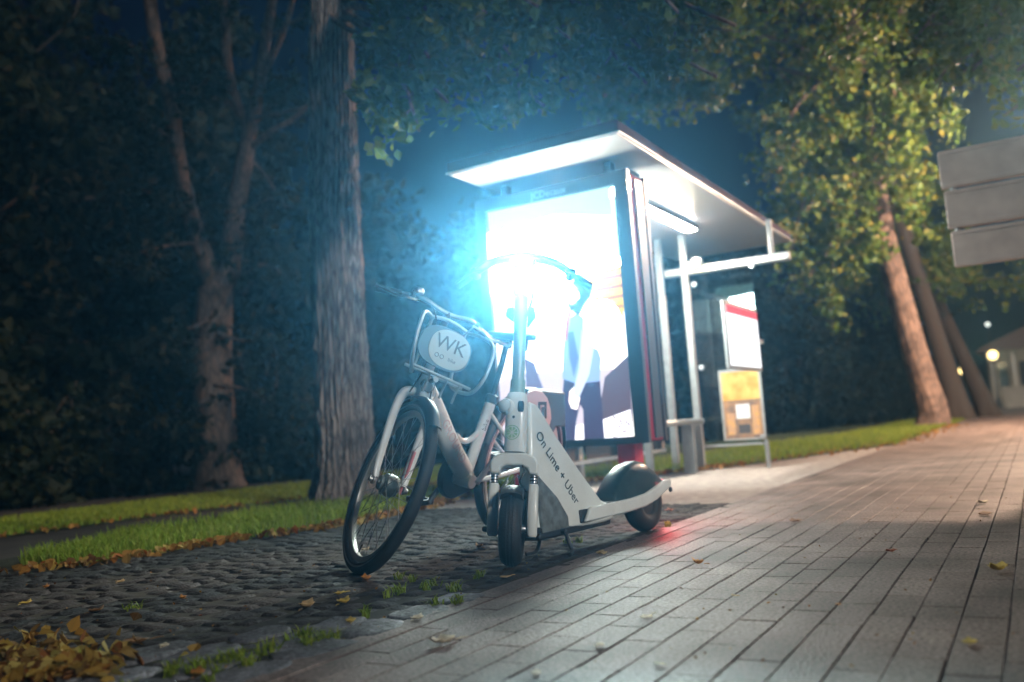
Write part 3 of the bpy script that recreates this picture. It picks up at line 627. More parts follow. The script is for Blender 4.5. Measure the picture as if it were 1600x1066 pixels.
# fork: arch, two stanchions and two lower legs
arch = [(-0.098, 0.215), (-0.098, 0.262), (-0.085, 0.285), (-0.045, 0.303), (0.045, 0.303), (0.085, 0.285), (0.098, 0.262), (0.098, 0.215), (0.062, 0.215), (0.055, 0.238), (0.03, 0.25), (-0.03, 0.25), (-0.055, 0.238), (-0.062, 0.215)]
fk = MB(S).prism(arch, lambda a, b, t: ax(b, a, t), -0.03, 0.035).build('fork', M_white, st, bevel=0.008)
for sgn in (-1, 1):
    y_ = sgn * 0.08
    MB(S).tube([ax(0.165, y_), ax(0.225, y_)], 0.0135, 16).build('stanchion', M_steel, fk)
    bb_ = MB(S)
    for k in range(3): bb_.tube([ax(0.178 + k * 0.013, y_), ax(0.183 + k * 0.013, y_)], 0.0155, 16)
    bb_.build('seal', M_black, fk)
    lo = []
    for h, ry, rx in ((0.178, 0.018, 0.022), (0.172, 0.021, 0.026), (0.06, 0.022, 0.028), (-0.02, 0.021, 0.027), (-0.032, 0.016, 0.020)):
        lo.append([ax(h, y_ + ry * math.cos(a) * (abs(math.cos(a)) ** 4 + abs(math.sin(a)) ** 4) ** -0.25, rx * math.sin(a) * (abs(math.cos(a)) ** 4 + abs(math.sin(a)) ** 4) ** -0.25) for a in np.linspace(0, 2 * math.pi, 17)[:-1]])
    MB(S).loft(lo).build('lower_leg', M_white, fk, smooth=50)
    MB(S).lathe([(0, 0.018), (0.008, 0.017), (0.012, 0.012), (0.0125, 0), (0.009, -0.008)], ax(-0.004, sgn * 0.103), (0, sgn, 0), 16).build('axle_nut', M_black, fk)
# front fender hugging the tyre
fd = MB(S); rings = []
for k in range(15):
    a = R(60 + k * 6.4); rr = WR + 0.011; up = Vector((math.cos(a), 0, math.sin(a)))
    rings.append([HUB + up * (rr - 0.022) + Vector((0, -0.047, 0)), HUB + up * (rr + 0.002) + Vector((0, -0.044, 0)), HUB + up * (rr + 0.014) + Vector((0, -0.022, 0)), HUB + up * (rr + 0.016), HUB + up * (rr + 0.014) + Vector((0, 0.022, 0)), HUB + up * (rr + 0.002) + Vector((0, 0.044, 0)), HUB + up * (rr - 0.022) + Vector((0, 0.047, 0)), HUB + up * (rr + 0.004)])
fd.loft(rings).build('front_fender', M_black, st, smooth=50)
MB(S).tube(spline([ax(0.25, 0.035, 0.03), ax(0.22, 0.045, 0.06), ax(0.18, 0.03, 0.06), ax(0.15, 0.05, 0.0)]), 0.004, 8).build('brake_cable', M_black, st)
# lower column housing with the reflector and sticker
def sq(h, w_, d0, d1, n=20, p=4.0):
    r_ = []
    for k in range(n):
        a = 2 * math.pi * k / n; c_, s_ = math.cos(a), math.sin(a); q = (abs(c_) ** p + abs(s_) ** p) ** (-1 / p)
        r_.append(ax(h, w_ * c_ * q, (d0 + d1) / 2 + (d1 - d0) / 2 * s_ * q))
    return r_
hs = MB(S).loft([sq(0.305, 0.042, -0.04, 0.045), sq(0.32, 0.045, -0.045, 0.05), sq(0.52, 0.044, -0.045, 0.046), sq(0.55, 0.041, -0.04, 0.040), sq(0.556, 0.036, -0.035, 0.035)]).build('column_housing', M_white, st, smooth=40)
MB(S).loft([sq(0.556, 0.033, -0.033, 0.033, p=2.4), sq(0.615, 0.031, -0.031, 0.031, p=2.4)]).build('stem_collar', mat('pale teal collar', (0.30, 0.46, 0.40), 0.45), hs)
pod = MB(S).lathe([(0.0, -0.03), (0.030, -0.03), (0.034, -0.01), (0.033, 0.012), (0.028, 0.02)], ax(0.492, -0.040, 0.040), (math.sin(HAs), -0.35, math.cos(HAs)), 24).build('side_lamp', M_white, hs)
MB(S).lathe([(0.025, 0.017), (0.026, 0.023), (0.018, 0.029), (0.0, 0.031)], ax(0.492, -0.040, 0.040), (math.sin(HAs), -0.35, math.cos(HAs)), 24).build('lamp_lens', mat('clear lamp lens', (0.75, 0.85, 0.85), 0.1, coat=0.6), pod)
MB(S).prism([(0.010, 0.47), (0.030, 0.47), (0.033, 0.48), (0.033, 0.505), (0.030, 0.515), (0.010, 0.515), (0.007, 0.505), (0.007, 0.48)], lambda a, b, t: ax(b, a, t), 0.044, 0.0505).build('scan_window', M_black, hs, bevel=0.002)
MB(S).lathe([(0, 0.004), (0.005, 0.004), (0.006, 0)], ax(0.447, -0.008, 0.048), (1, 0, 0.2), 12).build('lock_button', M_black, hs)
bd = MB(S); cc = (0.382, -0.012); rr_ = 0.031
for k in range(8):
    a0 = 2 * math.pi * (k + 0.1) / 8; a1 = 2 * math.pi * (k + 0.9) / 8; pr_ = [(cc[1] + 0.005 * math.cos((a0 + a1) / 2), cc[0] + 0.005 * math.sin((a0 + a1) / 2))] + [(cc[1] + 0.023 * math.cos(a), cc[0] + 0.023 * math.sin(a)) for a in np.linspace(a0, a1, 4)]
    bd.prism(pr_, lambda a, b, t: ax(b, a, t), 0.0475, 0.0502)
ring = [(0.0275, 0.0), (0.031, 0.0), (0.031, 0.002), (0.0275, 0.002)]
bd.lathe(ring, ax(cc[0], cc[1], 0.0485), (math.sin(HAs), 0, math.cos(HAs)), 32, closed=True)
bd.build('citrus_emblem', M_green, hs, smooth=0)
# stem, head lamp, handlebar
stm = MB(S).tube([ax(0.60, 0), ax(0.75), ax(1.02), ax(1.12)], [0.0265, 0.0265, 0.030, 0.036], 24, flat=1.15).build('stem', mat('pale teal stem', (0.34, 0.47, 0.44), 0.4, coat=0.2), st)
hl = MB(S).loft([sq(0.99, 0.030, -0.02, 0.040, p=3), sq(1.01, 0.038, -0.02, 0.058, p=3), sq(1.09, 0.040, -0.02, 0.062, p=3), sq(1.115, 0.034, -0.02, 0.045, p=3)]).build('head_lamp', M_white, st, smooth=40)
MB(S).lathe([(0.031, 0.0), (0.030, 0.006), (0.02, 0.010), (0.0, 0.012)], ax(1.05, 0, 0.060), (math.sin(HAs), 0, math.cos(HAs)), 28).build('lamp_lens', emit('head lamp beam', (0.80, 0.95, 1.0), 260.0), hl)
hbar = [ax(1.075, -0.295, -0.075), ax(1.105, -0.24, -0.05), ax(1.15, -0.16, -0.015), ax(1.172, -0.08, 0), ax(1.178, 0, 0), ax(1.172, 0.08, 0), ax(1.15, 0.16, -0.015), ax(1.105, 0.24, -0.05), ax(1.075, 0.295, -0.075)]
hp = spline(hbar, 6)
def barr(p): # thick moulded centre, thin ends
    y_ = abs((Vector(p) - HUB).y); return float(np.interp(y_, [0, 0.06, 0.15, 0.2, 0.22, 0.3], [0.033, 0.026, 0.023, 0.022, 0.015, 0.015]))
hb_ = MB(S).tube(hp, [barr(p) for p in hp], 18, flat=0.85).build('handlebar', M_black, st)
MB(S).loft([sq(1.11, 0.032, -0.03, 0.03, p=3), sq(1.14, 0.045, -0.03, 0.03, p=3), sq(1.165, 0.075, -0.03, 0.028, p=3)]).build('bar_clamp', M_black, hb_, smooth=45)
for sgn in (-1, 1):
    MB(S).tube([ax(1.108, sgn * 0.235, -0.048), ax(1.074, sgn * 0.298, -0.077)], [0.0175, 0.0185], 16).build('grip', M_rubber, hb_)
    MB(S).lathe([(0.0, -0.016), (0.024, -0.014), (0.03, -0.006), (0.03, 0.006), (0.024, 0.014), (0.0, 0.016)], ax(1.118, sgn * 0.213, -0.04), (-0.3, sgn, -0.55), 18).build('control_ring', M_black, hb_)
    MB(S).tube(spline([ax(1.12, sgn * 0.19, -0.01), ax(1.10, sgn * 0.22, 0.02), ax(1.075, sgn * 0.26, 0.012), ax(1.055, sgn * 0.292, 0.0)]), 0.0055, 8).build('brake_lever', M_black, hb_)
tk = MB(S)
for k, (dy, dx) in enumerate(((-0.035, -0.012), (-0.012, 0.004), (0.01, 0.012), (0.03, 0.004))):
    tk.tube([ax(1.195, dy, -0.01), ax(1.207, dy + dx * 0.3, -0.01), ax(1.218, dy + dx, -0.008)], 0.0018, 6)
tk.build('phone_clip', M_black, hb_)
MB(S).tube(spline([ax(1.16, 0.05, 0.02), ax(1.08, 0.055, 0.045), ax(0.98, 0.05, 0.035), ax(0.9, 0.03, 0.02)]), 0.005, 8).build('brake_cable', M_black, st)
MB(S).prism([(-0.066, 0.905), (-0.03, 0.88), (-0.03, 0.945), (-0.06, 0.94)], lambda a, b, t: ax(b, a, t), -0.02, 0.01).build('fold_latch', M_black, stm, bevel=0.004)
MB(S).prism([(0.066, 0.905), (0.03, 0.85), (0.03, 0.945), (0.056, 0.945)], lambda a, b, t: ax(b, a, t), -0.02, 0.01).build('fold_latch', M_black, stm, bevel=0.004)
# down frame from column to deck: tapering box beam, then the deck with its side rails
side = [((0.985, 0.165), (0.885, 0.655), 0.030), ((0.96, 0.122), (0.84, 0.64), 0.036), ((0.80, 0.105), (0.735, 0.50), 0.046), ((0.66, 0.10), (0.60, 0.345), 0.056), ((0.48, 0.10), (0.475, 0.20), 0.074), ((0.42, 0.105), (0.40, 0.168), 0.082)]
rings = []
for (b0, b1, hw) in side:
    rings.append([(b0[0], -hw, b0[1]), (b0[0], hw, b0[1]), (b0[0] + (b1[0] - b0[0]) * .5, hw * 1.04, b0[1] + (b1[1] - b0[1]) * .5), (b1[0] , hw * 0.8, b1[1]), (b1[0], -hw * 0.8, b1[1]), (b0[0] + (b1[0] - b0[0]) * .5, -hw * 1.04, b0[1] + (b1[1] - b0[1]) * .5)])
dfm = MB().loft(rings).build('down_frame', M_white, st, smooth=30, bevel=0.012)
def dfy(x, z):  # side face of the down frame near the lettering
    return 0.060
a_, b_ = Vector((0.862, 0, 0.50)), Vector((0.645, 0, 0.175))
dr = (b_ - a_).normalized()
mid = (a_ + b_) * 0.5
def on_side(p):   # lay the lettering on the tapering flank
    p = Vector(p); hw = float(np.interp(p.x, [0.40, 0.475, 0.60, 0.735, 0.84, 0.885], [0.0853, 0.077, 0.0583, 0.0479, 0.0375, 0.0313])); return Vector((p.x, hw + 0.0035 + p.y, p.z))
me = text_mesh('On Lime + Uber', 0.056, frame_mat((0.768, 0, 0.362), dr, (0, 1, 0)), on_side); link('lettering', me, M_ink, dfm, 0)
MB().prism([(0.93, 0.105), (0.93, 0.35), (0.80, 0.24), (0.70, 0.105)], lambda a, b, t: (a, t, b), -0.047, 0.0505).build('grimy_panel', mat('scuffed lower panel', (0.20, 0.24, 0.24), 0.5, color2=(0.08, 0.09, 0.09), scale=22), dfm)
for sgn in (-1, 1):
    pr_ = [(0.655, 0.120), (0.30, 0.120), (0.12, 0.128), (0.0, 0.150), (-0.10, 0.182), (-0.155, 0.20), (-0.16, 0.232), (-0.11, 0.238), (0.0, 0.212), (0.10, 0.19), (0.25, 0.18), (0.60, 0.178)]
    MB().prism(pr_, lambda a, b, t: (a, t, b), sgn * 0.066, sgn * 0.090).build('deck_rail', M_white, st, bevel=0.008)
dk = MB().box(0.16, 0.66, -0.066, 0.066, 0.115, 0.172).build('deck', M_black, st, bevel=0.006)
MB().box(0.18, 0.52, -0.062, 0.062, 0.172, 0.181).build('deck_mat', M_rubber, dk, bevel=0.003)
MB().box(0.40, 0.96, -0.055, 0.055, 0.082, 0.112).build('belly_pan', M_black, st, bevel=0.01)
# rear fender: large hump
rings = []
for (x, zt, hw) in ((0.36, 0.190, 0.058), (0.34, 0.222, 0.060), (0.25, 0.298, 0.060), (0.17, 0.334, 0.058), (0.08, 0.348, 0.056), (0.0, 0.335, 0.054), (-0.08, 0.295, 0.050), (-0.15, 0.240, 0.044), (-0.175, 0.205, 0.036)):
    zb = float(np.interp(x, [-0.175, -0.05, 0.36], [0.195, 0.185, 0.178]))
    rings.append([(x, -hw * 1.06, zb), (x, hw * 1.06, zb), (x, hw * 1.02, zb + (zt - zb) * 0.6), (x, hw * 0.88, zb + (zt - zb) * 0.88), (x, hw * 0.5, zt), (x, -hw * 0.5, zt), (x, -hw * 0.88, zb + (zt - zb) * 0.88), (x, -hw * 1.02, zb + (zt - zb) * 0.6)])
rf = MB().loft(rings).build('rear_fender', M_teal, st, smooth=50, bevel=0.004)
tl = MB().box(-0.192, -0.168, -0.03, 0.03, 0.205, 0.235).build('tail_lamp', M_black, st, bevel=0.004)
MB().box(-0.198, -0.193, -0.026, 0.026, 0.208, 0.232).build('lamp_lens', emit('tail lamp glow', (1.0, 0.05, 0.07), 40.0), tl)
MB().lathe([(0, 0.01), (0.012, 0.008), (0.013, 0)], (-0.135, 0.088, 0.185), (0, 1, 0), 12).build('side_reflector', M_black, st)
# centre stand with two bent legs
ks = MB().tube([(0.80, -0.075, 0.10), (0.80, 0.075, 0.10)], 0.012, 10)
ks.build('stand_pivot', M_black, st)
for y_ in (-0.07, 0.07):
    MB().tube(spline([(0.80, y_, 0.10), (0.79, y_ * 1.1, 0.055), (0.80, y_ * 1.35, 0.02), (0.845, y_ * 1.6, 0.012 - y_ * 0.045)]), 0.009, 10).build('stand_leg', M_black, st)
# lamp light
def lamp(name, loc, W, color, rad, parent=None, spot=None, aim=None, blend=0.5):
    ld = bpy.data.lights.new(name, 'SPOT' if spot else 'POINT'); ld.energy = W; ld.color = color; ld.shadow_soft_size = rad
    lo_ = bpy.data.objects.new(name, ld); col.objects.link(lo_); lo_.parent = parent; lo_.location = loc
    if spot:
        ld.spot_size = spot; ld.spot_blend = blend; lo_.rotation_euler = Vector(aim).to_track_quat('-Z', 'Y').to_euler()
    return lo_
lamp('head_lamp_light', S(ax(1.052, 0, 0.10)), HEAD_W, (0.40, 0.82, 0.92), 0.03, st, spot=R(112), aim=Qs @ Vector((0.92, 0.1, 0.36)), blend=0.8)
lamp('tail_lamp_light', (-0.23, 0, 0.22), 3.5, (1.0, 0.05, 0.08), 0.02, st)

# ------------------------------------------------------------------ hire bicycle (same axes)
bkM = Matrix.Translation((0, 0, -0.004)) @ pose(R(175.63), R(-14.31), 4.042, 2.428)
by = thing('hire_bicycle', 'silver white hire bicycle with an oval front sign and basket, leaning behind the scooter', 'bicycle', bkM)
BR = 0.380; HAb = 1.224; AXb = Vector((-math.cos(HAb), 0, math.sin(HAb))); A0b = Vector((1.0294, 0, 0.3629)); HB = Vector((1.0765, 0, BR)); RB = Vector((0, 0, BR))
Qb = Matrix.Rotation(R(60.0), 3, AXb)
T = lambda p: A0b + Qb @ (Vector(p) - A0b)
def bx(h, y=0.0, f=0.0): return A0b + AXb * h + Vector((f * math.sin(HAb), y, f * math.cos(HAb)))
M_rim = mat('cream rim', (0.62, 0.62, 0.56), 0.35, 0.3)
def bike_wheel(nm, c, TT, hub_r, gen):
    wh = MB(TT); wh.lathe([(0.308, -0.011), (0.328, -0.014), (0.342, -0.013), (0.342, 0.013), (0.328, 0.014), (0.308, 0.011), (0.305, 0.0)], c, (0, 1, 0), 80, closed=True)
    wh = wh.build(nm, M_rim, by, smooth=50)
    t_ = MB(TT); tyre(t_, c, (0, 1, 0), BR, 0.0255, sides=16, seg=96); t_.build('tyre', M_rubber, wh, smooth=60)
    ws = MB(TT)
    for sg_ in (-1, 1): ws.lathe([(0.348, sg_ * 0.0252), (0.352, sg_ * 0.0262), (0.356, sg_ * 0.0263)], c, (0, 1, 0), 96)
    ws.build('reflective_band', M_alu, wh, smooth=60)
    hb2 = MB(TT)
    if gen: hb2.lathe([(0, -0.05), (0.008, -0.05), (0.010, -0.045), (0.030, -0.043), (0.033, -0.036), (0.026, -0.03), (0.046, -0.022), (0.049, 0.0), (0.047, 0.022), (0.040, 0.03), (0.040, 0.036), (0.028, 0.044), (0.010, 0.046), (0.008, 0.05), (0, 0.05)], c, (0, 1, 0), 36)
    else: hb2.lathe([(0, -0.06), (0.01, -0.06), (0.035, -0.035), (0.028, -0.02), (0.028, 0.02), (0.035, 0.035), (0.01, 0.06), (0, 0.06)], c, (0, 1, 0), 24)
    hb2.build('hub', mat('dull hub alloy', (0.24, 0.29, 0.28), 0.45, 0.6, var=0.2, scale=40), wh)
    sp = MB(TT)
    for k in range(36):
        sd = 1 if k % 2 else -1; a = 2 * math.pi * k / 36; off = (1 if (k // 2) % 2 else -1) * 0.75
        p0 = c + Vector((math.cos(a + off) * hub_r, sd * 0.032, math.sin(a + off) * hub_r)); p1 = c + Vector((math.cos(a) * 0.307, sd * 0.003, math.sin(a) * 0.307))
        sp.tube([p0, p1], 0.0013, 5)
    sp.build('spokes', M_steel, wh)
    v_ = MB(TT); v_.tube([c + Vector((0.05, 0, -0.296)), c + Vector((0.045, 0, -0.262))], 0.0035, 8); v_.build('valve', M_black, wh)
    return wh
bike_wheel('front_wheel', HB, T, 0.045, True); bike_wheel('rear_wheel', RB, None, 0.032, False)
# fork
fo = MB(T)
for sg_ in (-1, 1):
    pts = spline([bx(0.405, 0.0, 0.005), bx(0.412, sg_ * 0.035, 0.005), bx(0.385, sg_ * 0.068, 0.008), bx(0.30, sg_ * 0.078, 0.012), bx(0.16, sg_ * 0.074, 0.022), bx(0.06, sg_ * 0.070, 0.036), tuple(HB + Vector((-0.006, sg_ * 0.066, 0.012)))], 6)
    fo.tube(pts, [float(np.interp(i / (len(pts) - 1), [0, 0.3, 0.6, 1], [0.017, 0.019, 0.016, 0.011])) for i in range(len(pts))], 14, flat=1.25)
fo.tube([bx(0.375), bx(0.43)], 0.024, 16)
fo = fo.build('fork', M_bikew, by, smooth=50)
for sg_ in (-1, 1):
    MB(T).lathe([(0, 0.02), (0.011, 0.018), (0.012, 0.006), (0.018, 0.004), (0.018, -0.004)], HB + Vector((0, sg_ * 0.072, 0)), (0, sg_, 0), 14).build('axle_nut', M_steel, fo)
MB(T).tube(spline([bx(0.30, 0.078, 0.02), bx(0.18, 0.088, 0.03), bx(0.06, 0.09, 0.02), tuple(HB + Vector((0.0, 0.05, -0.02)))]), 0.003, 6).build('brake_cable', M_black, fo)
MB(T).prism([(-0.02, -0.02), (0.03, -0.02), (0.05, 0.15), (0.0, 0.16)], lambda a, b, t: tuple(HB + Vector((-a - 0.02 - b * 0.25, t, b))), 0.058, 0.070).build('brake_arm', mat('reddish brake arm', (0.5, 0.16, 0.18), 0.4), fo, bevel=0.004)
# front fender and head lamp
def fender(TT, c, a0, a1, name, m, half, n=16):
    rings = []
    for k in range(n + 1):
        a = R(a0 + (a1 - a0) * k / n); up = Vector((math.cos(a), 0, math.sin(a))); rr = BR + 0.012
        ring = []
        for y_, dr_ in ((-1, -0.012), (-0.8, 0.0), (-0.4, 0.007), (0, 0.009), (0.4, 0.007), (0.8, 0.0), (1, -0.012), (0.75, -0.004), (0, 0.004), (-0.75, -0.004)):
            ring.append(c + up * (rr + dr_) + Vector((0, y_ * half, 0)))
        rings.append(ring)
    return MB(TT).loft(rings).build(name, m, by, smooth=50)
fender(T, HB, 62, 150, 'front_fender', M_black, 0.031)
fl = MB(T).lathe([(0, -0.03), (0.02, -0.028), (0.03, -0.01), (0.03, 0.012), (0.026, 0.018)], bx(0.450, 0.0, 0.075), (1, 0, 0), 20).build('head_lamp', mat('chrome lamp body', (0.5, 0.5, 0.5), 0.2, 0.9), by)
MB(T).lathe([(0.025, 0.016), (0.02, 0.024), (0.0, 0.027)], bx(0.450, 0.0, 0.075), (1, 0, 0), 20).build('lamp_lens', MATS['clear lamp lens'], fl)
MB(T).lathe([(0, -0.01), (0.018, -0.01), (0.019, 0.006), (0.0, 0.010)], bx(0.405, 0.0, 0.07), (1, 0, 0), 18).build('reflector', MATS['clear lamp lens'], fl)
MB(T).tube(spline([bx(0.48, 0.02, 0.05), bx(0.44, 0.045, 0.08), bx(0.39, 0.045, 0.07), bx(0.37, 0.02, 0.05)]), 0.003, 6).build('lamp_wire', M_steel, fl)
# frame
BB = Vector((0.470, 0, 0.335)); STT = Vector((0.346, 0, 0.70))
fm = MB()
fm.tube([bx(0.395), bx(0.60)], 0.029, 20)
dt = spline([bx(0.46), (0.775, 0, 0.695), (0.625, 0, 0.52), (0.485, 0, 0.375)], 6); fm.tube(dt, 0.041, 24, flat=1.25)
fm.tube([tuple(BB), tuple(STT)], 0.027, 18)
fm.tube(spline([(0.580, 0, 0.555), (0.535, 0, 0.528), (0.47, 0, 0.528), (0.378, 0, 0.585)], 6), 0.0135, 14)
fm.lathe([(0, -0.05), (0.032, -0.05), (0.034, -0.045), (0.034, 0.045), (0.032, 0.05), (0, 0.05)], BB, (0, 1, 0), 24)
for sg_ in (-1, 1):
    fm.tube(spline([tuple(BB + Vector((-0.02, sg_ * 0.03, 0))), (0.30, sg_ * 0.05, 0.345), (0.02, sg_ * 0.068, BR)], 5), 0.012, 12)
    fm.tube(spline([(0.36, sg_ * 0.022, 0.655), (0.22, sg_ * 0.055, 0.52), (0.01, sg_ * 0.068, BR)], 5), 0.010, 12)
fr_ = fm.build('frame', M_bikew, by, smooth=50)
# pale lettering strip along the down tube (word not legible, drawn as worn letter strokes)
bq = Vector((0.485, 0, 0.375)); bt = Vector((0.775, 0, 0.695)); dd = (bq - bt).normalized()
me = text_mesh('GROUND', 0.062, frame_mat(tuple((bt + bq) * 0.5 + Vector((0.012, 0.0, 0.0))), dd, (0.15, 1, 0)), lambda p: Vector((p[0], p[1] + 0.0415, p[2]))); link('lettering', me, mat('worn pink lettering', (0.70, 0.58, 0.58), 0.5), fr_, 0)
stc = [STT.lerp(BB, k) for k in (0.12, 0.42)]
me = text_mesh('bike', 0.034, frame_mat(tuple((stc[0] + stc[1]) * 0.5), (STT - BB).normalized(), (0.5, 1, 0)), lambda p: Vector((p[0] + 0.012, p[1] + 0.0235, p[2]))); link('lettering', me, M_ink, fr_, 0)
# seat
MB().lathe([(0.022, 0), (0.032, 0.004), (0.032, 0.04), (0.024, 0.045)], STT, tuple((STT - BB).normalized()), 18).build('seat_clamp', M_black, by)
MB().tube([tuple(STT), (0.297, 0, 0.88), (0.275, 0, 1.0)], 0.0145, 16).build('seat_post', M_black, by)
sdl = []
for (x, hw, zt, th) in ((0.445, 0.014, 1.045, 0.02), (0.43, 0.022, 1.055, 0.035), (0.37, 0.028, 1.058, 0.045), (0.30, 0.048, 1.058, 0.05), (0.24, 0.085, 1.064, 0.05), (0.19, 0.098, 1.07, 0.05), (0.165, 0.085, 1.066, 0.04), (0.155, 0.05, 1.055, 0.02)):
    x -= 0.015
    sdl.append([(x, -hw, zt - th * 0.75), (x, -hw * 0.98, zt - th * 0.25), (x, -hw * 0.6, zt - 0.003), (x, 0, zt - 0.004), (x, hw * 0.6, zt - 0.003), (x, hw * 0.98, zt - th * 0.25), (x, hw, zt - th * 0.75), (x, 0, zt - th)])
sd_ = MB().loft(sdl).build('saddle', M_black, by, smooth=60)
rl = MB()
for sg_ in (-1, 1): rl.tube(spline([(0.42, sg_ * 0.012, 1.02), (0.34, sg_ * 0.022, 1.0), (0.26, sg_ * 0.022, 1.0), (0.19, sg_ * 0.05, 1.03)]), 0.004, 8)
rl.lathe([(0, -0.03), (0.014, -0.028), (0.014, 0.028), (0, 0.03)], (0.292, 0, 0.998), (0, 1, 0), 12); rl.build('saddle_rails', M_steel, sd_)
for y_ in (-0.03, 0.03): MB().lathe([(0.013, -0.03), (0.018, -0.02), (0.018, 0.02), (0.013, 0.03)], (0.19, y_ * 1.6, 1.0), (0, 0, 1), 10).build('saddle_spring', M_black, sd_)
# handlebar
hp = spline([bx(0.80, -0.295, -0.12), bx(0.812, -0.21, -0.09), bx(0.82, -0.13, -0.03), bx(0.80, -0.05, 0.0), bx(0.795, 0, 0.005), bx(0.80, 0.05, 0.0), bx(0.82, 0.13, -0.03), bx(0.812, 0.21, -0.09), bx(0.80, 0.295, -0.12)], 6)
hbr = MB(T).tube(hp, 0.0115, 14).build('handlebar', M_grey, by)
MB(T).tube([bx(0.58), bx(0.70), bx(0.80)], 0.017, 16).build('handlebar_stem', M_black, by)
for sg_ in (-1, 1):
    MB(T).tube([bx(0.813, sg_ * 0.205, -0.087), bx(0.798, sg_ * 0.312, -0.128)], [0.016, 0.0175], 14).build('grip', M_black, hbr)
    MB(T).tube(spline([bx(0.80, sg_ * 0.14, -0.02), bx(0.79, sg_ * 0.19, -0.005), bx(0.785, sg_ * 0.25, -0.04), bx(0.80, sg_ * 0.33, -0.085)]), [0.006] * 24 + [0.009], 8).build('brake_lever', M_steel, hbr)
    MB(T).lathe([(0, -0.014), (0.017, -0.012), (0.018, 0.012), (0, 0.014)], bx(0.815, sg_ * 0.165, -0.05), (0.2, sg_, 0), 14).build('lever_clamp', M_black, hbr)
MB(T).lathe([(0.026, 0.0), (0.025, 0.012), (0.017, 0.022), (0.0, 0.026)], bx(0.835, -0.155, -0.03), tuple(AXb), 18).build('bell', M_steel, hbr)
for sg_, f in ((-1, 0.10), (1, 0.08)):
    MB(T).tube(spline([bx(0.80, sg_ * 0.15, -0.02), bx(0.76, sg_ * 0.10, f), bx(0.66, sg_ * 0.05, 0.08), bx(0.52, sg_ * 0.03, 0.045), bx(0.40, sg_ * 0.05, 0.03)]), 0.0035, 8).build('brake_cable', M_black, hbr)
# basket of bent tubes with an oval sign plate, fixed ahead of the head tube
kb = MB(T)
def rloop(pts, r_=0.0085): kb.tube(spline(pts + [pts[0]], 5)[:-1], r_, 10, closed=True)
for sg_ in (-1, 1): rloop([bx(h, sg_ * y_, f) for h, y_, f in ((0.735, 0.085, 0.07), (0.728, 0.14, 0.14), (0.69, 0.175, 0.21), (0.58, 0.175, 0.235), (0.49, 0.155, 0.23), (0.462, 0.13, 0.19), (0.49, 0.095, 0.09), (0.61, 0.085, 0.06))])
kb.tube(spline([bx(0.735, -0.09, 0.08), bx(0.75, -0.03, 0.07), bx(0.75, 0.03, 0.07), bx(0.735, 0.09, 0.08)]), 0.0085, 10)
for h, f in ((0.49, 0.11), (0.485, 0.20)): kb.tube([bx(h, -0.14, f), bx(h, 0.14, f)], 0.007, 10)
for y_ in (-0.05, 0.03, 0.09): kb.tube(spline([bx(0.48, y_, 0.20), bx(0.44, y_, 0.185), bx(0.40, y_, 0.18)]), 0.006, 8)
kb.tube([bx(0.60, 0, 0.02), bx(0.58, 0, 0.15)], 0.012, 10); kb.tube([bx(0.46, 0, 0.02), bx(0.475, 0, 0.15)], 0.012, 10)
kb = kb.build('basket', M_grey, by, smooth=60)
def superell(cx_, cz_, a, b, p, n=40): return [(cx_ + a * math.copysign(abs(math.cos(t)) ** (2 / p), math.cos(t)), cz_ + b * math.copysign(abs(math.sin(t)) ** (2 / p), math.sin(t))) for t in np.linspace(0, 2 * math.pi, n + 1)[:-1]]
bp_ = MB(T).prism(superell(-0.030, 0.600, 0.122, 0.088, 2.6), lambda a, b, t: bx(b, a, t), 0.196, 0.206).build('sign_board', mat('blue grey sign board', (0.16, 0.25, 0.28), 0.5), kb, bevel=0.003)
MB(T).prism(superell(-0.010, 0.602, 0.094, 0.080, 2.4), lambda a, b, t: bx(b, a, t), 0.2065, 0.210).build('sign_plate', mat('pale mint plate', (0.58, 0.66, 0.62), 0.5), bp_)
pn = (math.sin(HAb), 0, math.cos(HAb))
for s_, sz, h, y_ in (('WK', 0.085, 0.620, -0.012), ('bike', 0.022, 0.562, 0.015)):
    me = text_mesh(s_, sz, frame_mat(tuple(bx(h, y_, 0.2108)), (0, 1, 0), pn), T); link('lettering', me, mat('grey sign ink', (0.13, 0.17, 0.17), 0.5), bp_, 0)
gl_ = MB(T)
for y_ in (-0.058, -0.034): gl_.lathe([(0.007, -0.001), (0.0095, -0.001), (0.0095, 0.001), (0.007, 0.001)], bx(0.562, y_, 0.2112), pn, 20, closed=True)
gl_.build('wheel_emblem', MATS['grey sign ink'], bp_)
